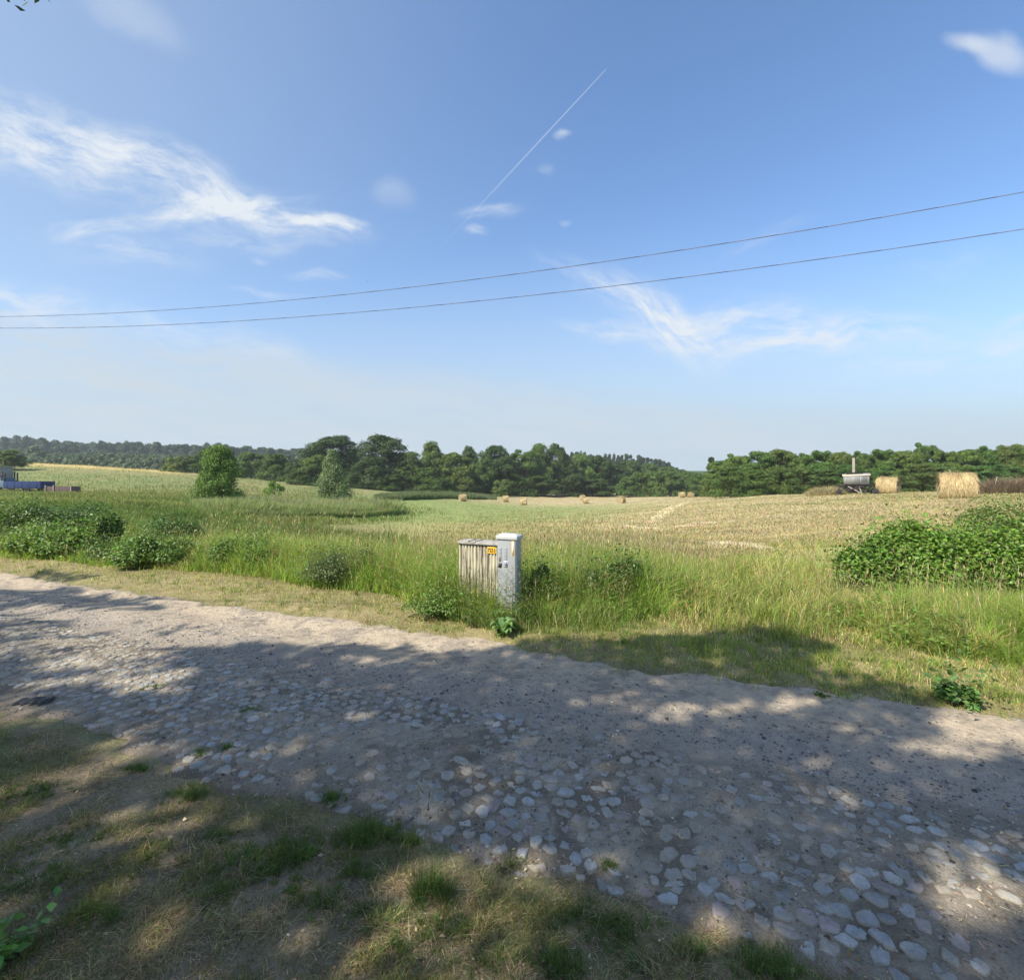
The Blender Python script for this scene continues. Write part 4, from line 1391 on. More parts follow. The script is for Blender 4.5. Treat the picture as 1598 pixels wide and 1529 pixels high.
bale(1493, 783, 26, -.62, big, 'largest and nearest round hay bale, shaggy, at the right', .94)
bale(1386, 770, 44, -.86, mid, 'round hay bale beside the old machine with the mast')
bale(722, 782, 106, .5, sml, 'leftmost small round bale below the dark trees')
bale(789, 783, 108, .2, sml, 'small round bale second from the left in the valley')
bale(817, 788, 100, -.1, sml, 'small round bale nearest the middle of the green dip')
bale(912, 773, 165, .2, sml, 'farthest small round bale up against the dark wood', 1.1)
bale(909, 780, 140, .6, sml, 'small bale half hidden behind another in the middle of the field')
bale(914, 786, 125, .1, sml, 'front bale of the close pair in the middle of the field')
bale(970, 785, 128, .9, sml, 'isolated low bale with a shaded right end')
bale(1064, 776, 112, .1, sml, 'left bale of the three far bales before the green copse', .85)
bale(1078, 776, 114, 1.5, sml, 'round-faced middle bale of the three before the copse', .85)
bale(1114, 776, 116, .1, sml, 'right-hand small bale of the three before the copse', .8)

# ------------------------------------------------------------------ old machine with mast
M_tin = mat_paint('grey_sheet_metal', (.36, .38, .40), (.22, .18, .15), .5, .5, (2, 2, 1), .45, .8)
M_rust = mat_paint('rusty_dark_steel', (.022, .02, .024), (.06, .035, .025), .6, .8, (3, 3, 3), .4, .7)
M_wood = mat_paint('weathered_timber', (.33, .29, .25), (.15, .12, .1), .6, .85, (10, 10, 1), .4, .7)
M_rub = mat_paint('old_tyre', (.03, .03, .03), (.12, .1, .08), .4, .9)
dM = 44.0; px0 = 1336
mx, my = (px0 - CX) / FPX * dM, dM
root = empty('farm_machine', (mx, my, g1(mx, my)), -.55)
S = dM / FPX          # metres per photo pixel here
# box on top
bx0, bz0, bh = 0.0, 16 * S, 14 * S
hb = 1.8; db = 1.2
v = [(-hb / 2, -db / 2, bz0), (hb / 2, -db / 2, bz0), (hb / 2, db / 2, bz0), (-hb / 2, db / 2, bz0),
     (-hb / 2 - .05, -db / 2 - .05, bz0 + bh * .86), (hb / 2 + .05, -db / 2 - .05, bz0 + bh * .95), (hb / 2 + .05, db / 2 + .05, bz0 + bh * 1.15), (-hb / 2 - .05, db / 2 + .05, bz0 + bh)]
lo = [0, 1, 5, 4, 1, 2, 6, 5, 2, 3, 7, 6, 3, 0, 4, 7, 3, 2, 1, 0]
ho = mk_static('hopper', [(np.array(v), np.array(lo), np.arange(5) * 4, np.full((8, 3), .5))] +
               [box(x, -db / 2 - .03, bz0 + bh * .45, .04, .03, bh * .85) for x in (-.8, -.25, .3, .82)], M_tin, root)
v2 = [(-hb / 2 - .12, -db / 2 - .1, bz0 + bh * .87), (hb / 2 + .12, -db / 2 - .1, bz0 + bh * .97), (hb / 2 + .12, db / 2 + .1, bz0 + bh * 1.22), (-hb / 2 - .12, db / 2 + .1, bz0 + bh * 1.05)]
v2 = v2 + [(a_, b_, c_ + .04) for a_, b_, c_ in v2]
mk_static('lid', [(np.array(v2), np.array([0, 1, 5, 4, 1, 2, 6, 5, 2, 3, 7, 6, 3, 0, 4, 7, 4, 5, 6, 7, 3, 2, 1, 0]), np.arange(6) * 4, np.full((8, 3), .5))],
          mat_paint('sun_bleached_cover', (.55, .46, .36), (.3, .25, .2), .4, .7), ho)
mk_static('mast', [box(-.18, .1, 34 * S + 11.5 * S, .19, .17, 23 * S, bev=.02)], M_wood, root)
mk_static('mast_foot', tubes_ := [tubes([((-.6, .1, 31 * S), .06, (-.18, .1, 38 * S), .05), ((.25, .1, 31 * S), .06, (-.18, .1, 38 * S), .05), ((-.7, .1, 31.5 * S), .09, (.5, .1, 31.5 * S), .09)], 6)], M_rust, root)
fz = 14 * S
mk_static('chassis', [box(0, -.45, fz, 2.6, .12, .16), box(0, .45, fz, 2.6, .12, .16), box(-.9, 0, fz, .12, .9, .12), box(.9, 0, fz, .12, .9, .12),
                      box(0, 0, fz - .18, 1.3, .7, .25, bev=.03)], M_rust, root)
mk_static('strut', [tubes([((-1.1, -.45, fz), .06, (-1.55, -.6, .1), .05), ((-.2, -.45, fz - .05), .05, (-1.4, -.55, .25), .04)], 6)], M_rust, root)
mk_static('strut', [tubes([((1.1, -.45, fz), .06, (1.6, -.6, .1), .05), ((.2, -.45, fz - .05), .05, (1.5, -.55, .25), .04)], 6)], M_rust, root)
for q_ in ((-1.3, -.75, .2, -.4, .75, fz), (-.4, -.8, .15, -1.2, .5, fz), (1.3, .7, .2, .3, -.6, fz), (.5, -.8, .12, 1.2, .4, fz), (-.9, -.9, .3, .5, -.7, .75), (0, -.6, .1, .1, -.5, fz)):
    mk_static('brace', [tubes([(q_[:3], .045, q_[3:], .04)], 6)], M_rust, root)
mk_static('axle', [tubes([((-1.25, -.8, .22), .05, (-1.25, .8, .22), .05)], 8)], M_rust, root)
mk_static('axle', [tubes([((1.35, -.8, .27), .05, (1.35, .8, .27), .05)], 8)], M_rust, root)
mk_static('drawbar', [tubes([((-.6, -.5, fz - .1), .05, (.35, -1.0, .12), .045), ((.2, -.5, fz - .1), .05, (.35, -1.0, .12), .045)], 6)], M_wood, root)


def wheel(parent, x, y, r, w, mat=None):
    sg = 20; co, lo, st = [], [], []
    prof_ = [(r * .55, -w / 2), (r * .9, -w / 2), (r, -w * .3), (r, w * .3), (r * .9, w / 2), (r * .55, w / 2)]
    for i in range(sg):
        a_ = 2 * math.pi * i / sg
        for rr_, yy_ in prof_:
            co.append((x + math.cos(a_) * rr_, y + yy_, r + math.sin(a_) * rr_))
    n_ = len(prof_)
    for i in range(sg):
        for k in range(n_):
            st.append(len(lo)); lo += [i * n_ + k, i * n_ + (k + 1) % n_, ((i + 1) % sg) * n_ + (k + 1) % n_, ((i + 1) % sg) * n_ + k]
    t_ = mk_static('wheel', [(np.array(co), np.array(lo), np.array(st), np.full((len(co), 3), .5))], mat or M_rub, parent, True)
    mk_static('rim', [tubes([((x, y - w * .3, r), r * .54, (x, y + w * .3, r), r * .54), ((x, y - w * .5, r), r * .16, (x, y + w * .5, r), r * .16)], 16)], M_rust, t_)


for x, y in ((-1.25, -.75), (1.35, -.75), (-1.25, .75), (1.35, .75)):
    wheel(root, x, y, .22 if x < 0 else .27, .12)
mk_static('gear_box', [box(-.1, -.3, fz - .42, .9, .5, .3, bev=.04), tubes([((-.8, -.5, fz - .35), .05, (.8, -.4, fz - .5), .05), ((-.5, -.6, .3), .04, (.1, -.6, fz), .04)], 6)], M_rust, root)
tag(root, 'old wheeled farm machine with grey hopper and a pale upright mast', 'farm machine')

# ------------------------------------------------------------------ left: blue trailer, lorry cab, crate
M_bluep = mat_paint('blue_painted_boards', (.006, .026, .11), (.04, .045, .06), .35, .9, (2, 2, 3), .45, .75)
M_lblue = mat_paint('faded_blue_grey', (.10, .16, .22), (.15, .15, .13), .4, .7)
dT = 76.0; ST = dT / FPX
tx, ty = (46 - CX) / FPX * dT, dT
zt = CAMZ - (768 - HY) * ST
root = empty('farm_trailer', (tx, ty, min(zt, g1(tx, ty))), -.08)
Lt = 62 * ST
base = zt - root.location.z
mk_static('bed', [box(0, 0, base + .62, Lt, 2.2, .12, bev=.01)], M_rust, root)
for yy_ in (-1.1, 1.1):
    mk_static('side_panel', [box(0, yy_, base + 1.15, Lt, .05, .98, bev=.01)] + [box(-Lt / 2 + (k + .5) * Lt / 5, yy_ - .035, base + 1.15, .07, .03, 1.0) for k in range(5)], M_bluep, root)
for xx_ in (-1, 1):
    mk_static('end_panel', [box(xx_ * Lt / 2, 0, base + 1.15, .05, 2.1, .98, bev=.01)], M_bluep, root)
for x in (-Lt * .3, Lt * .12):
    for y in (-.95, .95):
        wheel(root, x, y, .42, .22)
mk_static('drawbar', [tubes([((Lt / 2, 0, base + .5), .06, (Lt / 2 + 1.2, 0, base + .4), .05)], 6)], M_rust, root)
tag(root, 'low blue sided farm trailer parked in the meadow on the left', 'trailer')

root = empty('lorry', ((-6 - CX) / FPX * dT, dT + .5, min(zt, g1((-6 - CX) / FPX * dT, dT))), -.08)
base = zt - root.location.z
mk_static('cab', [box(.1, 0, base + 38 * ST - 8.5 * ST, 22 * ST, 2.0, 18 * ST, bev=.12), box(.1, 0, base + 39 * ST, 24 * ST, 2.1, .15, bev=.05)],
          mat_paint('dull_grey_cab', (.26, .27, .25), (.2, .18, .15), .4, .6), root)
for x, y, h_ in ((15, -.9, 17), (15, .9, 17), (20, -.9, 15), (20, .9, 15)):
    mk_static('load_post', [box(x * ST, y, base + (15.5 + h_ / 2) * ST, .14, .14, h_ * ST)], M_rust, root)
mk_static('load_rail', [box(17.5 * ST, -.98, base + 27 * ST, 6 * ST, .03, .2)], M_rust, root)
mk_static('load_bed', [box(2 * ST, 0, base + 13 * ST, 36 * ST, 2.1, 10 * ST, bev=.03), box(4 * ST, 0, base + 20 * ST, 26 * ST, 1.8, 5 * ST, bev=.03)], M_lblue, root)
for x in (-12 * ST, 10 * ST):
    for y in (-.9, .9):
        wheel(root, x, y, .45, .25)
tag(root, 'old lorry with grey cab and faded blue bed cut off by the left edge', 'lorry')

xc, yc = (99 - CX) / FPX * 74, 74.0
zc = CAMZ - (770.5 - HY) * 74 / FPX
root = empty('wooden_pen', (xc, yc, min(zc, g1(xc, yc))), -.12)
base = zc - root.location.z; Lp = 44 * 74 / FPX; hp = 13 * 74 / FPX
M_brown = mat_paint('dark_brown_boards', (.075, .05, .045), (.15, .11, .09), .5, .85, (6, 6, 1), .4, .7)
for y in (-.7, .7):
    mk_static('board_wall', [box(-Lp / 2 + (k + .5) * Lp / 14, y, base + hp / 2 - .1, Lp / 14 - .02, .04, hp * random.uniform(.92, 1.02), bev=.004) for k in range(14)], M_brown, root)
for x in (-Lp / 2, Lp / 2):
    mk_static('board_end', [box(x, -.55 + k * .22, base + hp / 2 - .1, .04, .2, hp * .95, bev=.004) for k in range(6)], M_brown, root)
for x in (-Lp / 2 - .02, -Lp * .18, Lp / 2 + .02):
    mk_static('post', [box(x, -.78, base + hp / 2, .12, .1, hp + .1, bev=.01)], M_wood, root)
tag(root, 'low dark brown wooden box pen at the right end of the blue trailer', 'pen')


# ------------------------------------------------------------------ trees
def crown_pts(lr, n, lobes, zmin, zmax, shape, flat=1.0):
    Lc = []
    for i in range(lobes):
        f = lr.uniform(0, 1) ** .8
        z = zmin + (zmax - zmin) * f
        rad = shape(f)
        a_ = lr.uniform(0, 6.28); q_ = math.sqrt(lr.uniform(.15, 1)) * rad
        lr_ = lr.uniform(.075, .20) * (1.25 - .65 * f)
        Lc.append((q_ * math.cos(a_), q_ * math.sin(a_), z, lr_ * 1.15, lr_ * 1.15, lr_ * .8 * flat))
    Lc = np.array(Lc)
    li = lr.integers(0, lobes, n)
    v = lr.normal(size=(n, 3)); v /= np.linalg.norm(v, axis=1, keepdims=True)
    v[:, 2] = np.where((v[:, 2] < -.2) & (lr.random(n) < .6), -v[:, 2], v[:, 2])
    rad = 1 - np.abs(lr.normal(0, .16, n))
    out = lr.random(n) < .10; rad[out] = lr.uniform(1, 1.35, out.sum())
    core = lr.random(n) < .15; rad[core] *= lr.uniform(.1, .8, core.sum())
    T = Lc[li, :3] + v * Lc[li, 3:] * rad[:, None]
    return T, v, Lc


def tree_proto(kind, seed, n, lsz, col, lobes=26, tm=1, upl=.5):
    lr = np.random.default_rng(seed)
    if kind == 'round':
        shp = lambda f: .40 * math.sin(math.pi * min(1, .26 + .70 * f)) ** .7
        T, v, Lc = crown_pts(lr, n, lobes, .05, .92, shp)
    elif kind == 'wide':
        shp = lambda f: .44 * math.sin(math.pi * min(1, .30 + .64 * f)) ** .6
        T, v, Lc = crown_pts(lr, n, lobes, .06, .92, shp, .75)
    elif kind == 'upright':
        shp = lambda f: .44 * (1 - f) ** .38
        T, v, Lc = crown_pts(lr, n, lobes, .04, .90, shp, 1.0)
    elif kind == 'cone':
        shp = lambda f: .42 * (1 - f) ** .8 + .02
        T, v, Lc = crown_pts(lr, n, lobes, .06, .93, shp, 1.4)
    elif kind == 'pine':
        shp = lambda f: .22 * (1 - f) + .03
        T, v, Lc = crown_pts(lr, n, lobes, .3, .95, shp, .5)
    else:   # bush
        shp = lambda f: .46 * math.cos(f * 1.4) ** .5
        T, v, Lc = crown_pts(lr, n, lobes, .05, .80, shp)
    T[:, 2] = np.where(T[:, 2] > 1, 2 - T[:, 2], T[:, 2]); T[:, 2] = np.maximum(T[:, 2], .01)
    nrm = v * .75 + lr.normal(0, .4, (n, 3)) + np.array([0, 0, upl * .6])
    c = vary(col, n, .28, .09)
    sz_ = lsz * lr.uniform(.6, 1.3, n)
    if tm == 1 and kind == 'cone':
        pass
    crown = mk_mesh('crown', *leafset(T, nrm, sz_, c, tm))
    segs = [((0, 0, -.06), .022, (.004, .0, .25), .017), ((.004, 0, .25), .017, (-.005, .006, .55), .010), ((-.005, .006, .55), .010, (0, 0, .85), .003)]
    for j in range(min(16, lobes)):
        e = Lc[j, :3]; z = max(.12, e[2] - .18)
        segs.append(((0, 0, z * .8), .007, tuple(e), .002))
    trunk = mk_mesh('trunk', *tubes(segs, 7, (.10, .08, .06)))
    return trunk, crown


G_dark, G_mid, G_yel = (.055, .088, .026), (.092, .140, .036), (.135, .185, .045)
PR = {
    'r1': tree_proto('round', 1, 9000, .032, G_dark, 52), 'r2': tree_proto('round', 2, 9000, .032, G_dark, 46),
    'r3': tree_proto('round', 3, 9000, .030, G_mid, 50), 'w1': tree_proto('wide', 4, 9000, .032, G_mid, 56), 'w2': tree_proto('wide', 5, 9000, .032, G_mid, 50),
    'w3': tree_proto('wide', 15, 9000, .032, G_mid, 60),
    'b1': tree_proto('bush', 6, 7000, .040, G_mid, 34), 'b2': tree_proto('bush', 7, 7000, .040, G_yel, 30),
    'c1': tree_proto('cone', 8, 26000, .034, (.145, .20, .08), 70, 0),     'big': tree_proto('upright', 12, 44000, .024, (.12, .20, .04), 110, 0), 'spr': tree_proto('bush', 13, 3500, .05, (.15, .25, .05), 14, 0),
}


def tree(px, top, d, wpx, kind, label, cat='tree', group=None, tint=(1, 1, 1), name='tree', sink=.2, rot=None):
    cx = (px - CX) / FPX * d; z0 = g1(cx, d) - sink
    zt_ = CAMZ + (HY - top) / FPX * d
    h = (zt_ - z0) * .99; w = wpx / FPX * d / .98
    root = empty(name, (cx, d, z0), random.uniform(0, 6.28) if rot is None else rot)
    root.scale = (w, w, h)
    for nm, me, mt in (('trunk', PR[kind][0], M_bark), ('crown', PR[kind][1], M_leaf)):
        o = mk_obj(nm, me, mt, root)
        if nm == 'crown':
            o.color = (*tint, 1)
    tag(root, label, cat, group)
    return root


GC = 'row of trees along the centre of the valley'
GL = 'trees and bushes on the left behind the meadow'
tree(342, 687, 40, 74, 'big', 'dense upright young tree standing alone in the left meadow', tint=(1, 1, 1), name='meadow_tree')
tree(519, 701, 68, 56, 'c1', 'pale grey-green cone-shaped willow before the dark trees', name='willow_tree')
tree(429, 742, 54, 34, 'spr', 'small bright green sapling in the grass left of the willow', name='sapling')
tree(8, 697, 118, 60, 'b2', 'rounded green bush at the left edge above the golden ridge', 'bush', name='round_bush')
# left group
for a_ in [(272, 709, 143, 36, 'b2', 'yellow-green rounded tree at the left end of the meadow trees', (1.1, 1.05, .9)),
           (300, 706, 146, 34, 'b1', 'small dull green tree right of the yellow-green rounded one', (1, 1, 1)),
           (322, 700, 150, 40, 'r3', 'tree showing left of the lone meadow tree', (1, 1, 1)),
           (392, 703, 142, 50, 'w1', 'spreading tree just right of the lone meadow tree', (1, 1.05, .9)),
           (430, 701, 140, 54, 'b1', 'broad low tree with dark base above the sapling', (.95, 1, .9)),
           (456, 716, 138, 36, 'b1', 'dark low bush filling the gap left of the round tree', (.8, .85, .8)),
           (492, 703, 132, 52, 'b2', 'lighter green tree behind the cone-shaped willow', (.8, .85, .8)),
           (470, 725, 130, 50, 'b1', 'dark hedge bush at the foot of the left trees', (.75, .8, .75))]:
    tree(*a_[:5], a_[5], group=GL, tint=a_[6])
# centre row
cen = [(520, 677, 160, 88, 'r1', 'tall broad dark tree behind the willow, a gap of sky at its right', (.9, .95, .9)),
       (598, 676, 150, 82, 'r2', 'tallest dark round tree of the centre row', (.85, .9, .85)),
       (575, 712, 146, 46, 'r1', 'smaller dark tree under the left flank of the tallest', (.85, .9, .85)),
       (640, 704, 150, 52, 'r3', 'dull green tree right of the tallest dark one', (.85, .85, .8)),
       (674, 688, 158, 42, 'r3', 'tree with a light ragged top between two dull lower ones', (1.15, 1.1, 1.05)),
       (665, 722, 146, 52, 'b1', 'low tree in front of the one with the light ragged top', (.8, .85, .75)),
       (712, 703, 158, 56, 'w1', 'olive green spreading tree in the centre row', (1.0, .95, .8)),
       (733, 693, 172, 30, 'r1', 'dark pointed treetop rising behind the olive green tree', (.9, .95, 1.0)),
       (722, 720, 150, 44, 'b1', 'rounded brownish-green bush tree in front of the centre row', (1.05, .95, .8)),
       (772, 692, 165, 58, 'r2', 'dark dense tree with feathery top right of the pointed one', (.95, 1, .95)),
       (756, 714, 158, 40, 'r3', 'mid-green tree below the feathery topped one', (.9, .95, .9)),
       (814, 697, 170, 56, 'w2', 'dense dark tree in the middle of the row', (.85, .95, .85)),
       (840, 691, 175, 46, 'r3', 'green tree left of the dark high top', (.9, .95, .8)),
       (868, 689, 178, 42, 'r1', 'dark high treetop near the right end of the row', (.9, .92, .85)),
       (905, 707, 182, 40, 'r3', 'pale-tufted green tree right of the dark high top', (1.15, 1.2, 1.1)),
       (888, 720, 176, 40, 'r2', 'dark tree under the pale-tufted one', (.75, .8, .75)),
       (935, 710, 186, 52, 'r2', 'dark blue-green tree before the pine hill', (.8, .85, .85)),
       (962, 722, 190, 44, 'r1', 'shaded tree at the right end of the centre row', (.75, .8, .8)),
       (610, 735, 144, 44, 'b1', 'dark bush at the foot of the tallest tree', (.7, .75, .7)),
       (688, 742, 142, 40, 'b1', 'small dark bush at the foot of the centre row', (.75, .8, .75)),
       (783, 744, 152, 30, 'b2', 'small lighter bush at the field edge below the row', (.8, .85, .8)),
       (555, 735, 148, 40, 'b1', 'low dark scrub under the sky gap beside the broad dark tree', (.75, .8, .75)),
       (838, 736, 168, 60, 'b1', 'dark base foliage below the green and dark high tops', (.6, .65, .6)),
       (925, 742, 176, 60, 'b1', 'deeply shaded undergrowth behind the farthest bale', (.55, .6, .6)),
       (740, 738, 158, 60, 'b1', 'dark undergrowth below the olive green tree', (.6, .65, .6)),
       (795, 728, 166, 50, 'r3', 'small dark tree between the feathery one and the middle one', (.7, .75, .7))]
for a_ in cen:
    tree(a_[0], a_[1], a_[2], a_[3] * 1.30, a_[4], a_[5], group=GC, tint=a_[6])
# copse in the right of centre
GCo = 'round young trees of the copse right of centre'
cop = ['leftmost', 'second from left', 'third from left', 'fourth from left', 'fifth from left', 'sixth from left', 'seventh from left', 'rightmost']
xs = [980, 1000, 1018, 1036, 1052, 1070, 1086, 1106]; tops = [738, 731, 735, 728, 733, 730, 737, 733]
for i in range(8):
    tree(xs[i], tops[i], 168 + (i % 3) * 6, 40 + (i % 2) * 8, ['b1', 'b1', 'r3', 'b1'][i % 4], '%s rounded young tree of the mid-green copse' % cop[i], group=GCo, tint=(.85 + .1 * (i % 2), .98, .9))
for i, (px, tp, lab) in enumerate([(985, 718, 'green tree rising behind the left end of the copse'), (1040, 726, 'dark round tree behind the middle of the copse'), (1012, 722, 'dim tree between the copse and the pine hill'), (1062, 732, 'low tree behind the right part of the copse')]):
    tree(px, tp, 215, 50, ['r3', 'w1'][i % 2], lab, group=GCo, tint=(.85, .95, .95))
# right-hand wood
GR = 'trees of the wood behind the crest on the right'
rt_ = [(1122, 716, 102, 52), (1150, 704, 98, 60), (1186, 701, 95, 66), (1218, 697, 94, 62), (1250, 703, 92, 56), (1282, 700, 90, 58), (1314, 702, 88, 60),
       (1346, 700, 88, 58), (1378, 698, 88, 62), (1412, 700, 86, 58), (1444, 686, 92, 56), (1474, 701, 86, 56), (1506, 698, 84, 60), (1540, 692, 84, 66), (1578, 690, 82, 64), (1615, 692, 80, 70), (1655, 690, 80, 70), (1700, 692, 80, 70)]
rl = ['lowest tree at the left end of the right-hand wood', 'second tree from the left end of the right-hand wood', 'broad tree left of the highest top in the left part of the right wood',
      'high rounded top in the left part of the right-hand wood', 'tree before the notch in the skyline of the right wood', 'rounded tree right of the notch in the skyline', 'tree above and left of the old machine',
      'tree directly behind the mast of the old machine', 'tree above the bale beside the machine', 'tree just left of the tallest top of the right wood', 'tallest rounded treetop of the right-hand wood',
      'lower tree in the dip right of the tallest top', 'tree directly above the nearest bale', 'broad layered tree right of the nearest bale', 'tall brownish-green tree near the right edge',
      'tree cut by the right edge of the view', 'tree just past the right edge', 'last tree of the wood past the right edge']
for i, a_ in enumerate(rt_):
    tn = (1.0 + .12 * math.sin(i * 2.3), 1.05 + .08 * math.sin(i * 1.7), .9)
    tree(*a_, ['w1', 'w2', 'w3'][i % 3], rl[i], group=GR, tint=tn)
lowr = [1140, 1178, 1212, 1248, 1286, 1322, 1362, 1398, 1434, 1470, 1508, 1548, 1590, 1635]
for i, px in enumerate(lowr):
    tree(px, 726 + 5 * math.sin(i * 2.1), 82 - i * .4, 58, ['w3', 'w1', 'b1', 'w2'][i % 4], 'low front tree of the right-hand wood, %s from its left end' % ['first', 'second', 'third', 'fourth', 'fifth', 'sixth', 'seventh', 'eighth', 'ninth', 'tenth', 'eleventh', 'twelfth', 'thirteenth', 'fourteenth'][i],
         group='front trees of the right-hand wood', tint=(.82 + .1 * math.sin(i), .9 + .06 * math.sin(i * 1.3), .8))
tree(1105, 741, 108, 26, 'b2', 'yellowish bush where the copse meets the right-hand wood', 'bush', tint=(.9, .85, .7), name='round_bush')


# far woods as masses
def far_wood(name, label, spec, tint):
    """spec: list of (px, top_py, d, wpx, kind)"""
    parts_ = []
    lr = np.random.default_rng(len(spec))
    for px, top, d, wpx, kd in spec:
        cx = (px - CX) / FPX * d; z0 = g1(cx, d) - .5; h = CAMZ + (HY - top) / FPX * d - z0; w = wpx / FPX * d
        n = 1300 if kd != 'pine' else 700
        if kd == 'pine':
            T, v, _ = crown_pts(lr, n, 16, .05, .97, lambda f: .42 * (1 - f) ** .8 + .02, 1.2)
        else:
            T, v, _ = crown_pts(lr, n, 24, .05, .88, lambda f: .46 * math.cos(max(0, f - .1) * 1.45) ** .5, 1)
        T = T * np.array([w, w, h]); nrm = v * .8 + lr.normal(0, .3, (n, 3)) + np.array([0, 0, .3])
        szz = np.full(n, w * .10)
        tn = np.array(tint) * lr.uniform(.85, 1.15)
        parts_.append(leafset(T + np.array([cx, d, z0]), nrm, szz, vary(tn, n, .15, .05), 1))
    o = mk_obj(name, mk_mesh(name, *join_parts(parts_)), M_leaf)
    tag(o, label, 'wood', kind='stuff'); return o


sp = []
for px in np.arange(-260, 560, 5.5):
    top = np.interp(px, [-260, 0, 25, 60, 90, 160, 200, 300, 450, 560], [682, 682, 680, 683, 690, 688, 689, 693, 699, 706]) + random.uniform(-1.5, 3.5)
    sp.append((px, top, random.uniform(430, 520), random.uniform(24, 36), 'pine' if random.random() < .35 else 'r'))
for px in np.arange(-260, 560, 9):
    sp.append((px, np.interp(px, [-260, 560], [698, 712]) + random.uniform(-2, 3), 400, 34, 'r'))
far_wood('distant_wood', 'hazy blue-green wood along the skyline on the left', sp, (.055, .085, .045))
sp = [(px, (704 if px > 76 else 714) + random.uniform(-1, 2) + (abs(px - 150) * .03), random.uniform(255, 285), random.uniform(22, 30), 'r') for px in np.arange(84, 285, 9)]
sp += [(20, 695, 290, 34, 'r'), (42, 693, 300, 40, 'r'), (62, 702, 280, 26, 'r'), (-20, 698, 290, 50, 'r')]
sp += [(px, 712 + random.uniform(-2, 2), 250, 26, 'r') for px in np.arange(-100, 300, 13)]
sp += [(px, 709 + random.uniform(-2, 3), 240, 28, 'r') for px in np.arange(285, 480, 13)]
far_wood('willow_thicket', 'pale grey-green rounded willow thicket beyond the golden ridge', sp, (.12, .165, .085))
sp = []
for px in np.arange(880, 1068, 6.5):
    top = np.interp(px, [880, 920, 960, 1000, 1030, 1048, 1070], [706, 706, 710, 712, 718, 726, 736]) + random.uniform(-1, 1.5)
    sp.append((px, top, random.uniform(330, 380), random.uniform(16, 24), 'pine' if random.random() < .6 else 'r'))
    sp.append((px + 3, top + 5, 325, 18, 'r'))
far_wood('pine_hill', 'dark pine wood on the hill behind the centre of the valley', sp, (.04, .065, .035))
sp = [(px, 716 + random.uniform(-3, 3), random.uniform(210, 240), 40, 'r') for px in np.arange(360, 1000, 20)]
sp += [(px, 712 + random.uniform(-3, 3), random.uniform(112, 128), 46, 'r') for px in np.arange(1120, 1740, 18)]
far_wood('back_wood', 'dark foliage mass showing between the nearer trees', sp, (.045, .075, .03))

# dry brush heap on the right and reedy clump left of the machine
for nm, lab, px, d, wpx, hm, col, n, tc_ in [
        ('brush_heap', 'heap of dry brown brushwood at the right edge of the field', 1580, 31, 105, 1.35, (.24, .18, .12), 9000, 'brush heap'),
        ('dry_grass_clump', 'clump of pale dry grass left of the old machine', 1288, 46, 60, 1.15, (.40, .34, .18), 3500, 'grass clump')]:
    cx = (px - CX) / FPX * d; rx_ = wpx / FPX * d / 2
    a_ = rng.uniform(0, 6.28, n); q_ = np.sqrt(rng.random(n))
    x = cx + q_ * np.cos(a_) * rx_; y = d + q_ * np.sin(a_) * rx_ * .5
    H = hm * (1 - .6 * q_ ** 2) * rng.uniform(.4, 1.1, n)
    pt = [blades(np.stack([x, y, gz(x, y) - .03], 1), H, np.full(n, .022 if nm != 'brush_heap' else .02), rng.uniform(.1, .9, n), vary(col, n, .3), az=a_ + rng.normal(0, .8, n))]
    root = empty(nm, (0, 0, 0))
    mk_obj('dry_stalks', mk_mesh('dry_stalks', *join_parts(pt)), M_straw, root)
    if nm == 'brush_heap':
        segs = []
        for i in range(60):
            a1 = random.uniform(0, 6.28); q1 = random.uniform(0, .9) * rx_; xx, yy_ = cx + q1 * math.cos(a1), d + q1 * math.sin(a1) * .5
            z = g1(xx, yy_); ln = random.uniform(.6, 1.5)
            segs.append(((xx, yy_, z - .02), random.uniform(.02, .04), (xx + random.uniform(-.8, .8), yy_ + random.uniform(-.4, .4), z + ln * random.uniform(.2, .8)), .012))
        mk_obj('branches', mk_mesh('branches', *tubes(segs, 5, (.42, .34, .25))), M_bark, root)
    tag(root, lab, tc_)

# ------------------------------------------------------------------ overhead wires, bird
M_wire = mat_paint('dark_cable', (.13, .15, .21), (.1, .1, .1), .2, .6)


def wire(pix, label, dz):
    """pix: rows of the cable at a few columns; it hangs along a straight line beyond the road"""
    pp = []
    cols = np.array([p[0] for p in pix]); u = (cols - CX) / FPX
    d = 11.33 / (1 + .28 * u)     # line y = 11.33 - .28 x
    xs_ = u * d; zs = CAMZ + (HY - np.array([p[1] for p in pix])) / FPX * d
    cf = np.polyfit(xs_, zs, 2)
    X = np.linspace(-46, 30, 90); Y = 11.33 - .28 * X; Z = np.polyval(cf, X)
    segs = [((X[i], Y[i], Z[i]), .0075, (X[i + 1], Y[i + 1], Z[i + 1]), .0075) for i in range(89)]
    o = mk_obj('overhead_wire', mk_mesh('overhead_wire', *tubes(segs, 6)), M_wire)
    tag(o, label, 'wire', 'two overhead wires crossing the sky')
    return (X[0], Y[0], Z[0]), (X[-1], Y[-1], Z[-1])


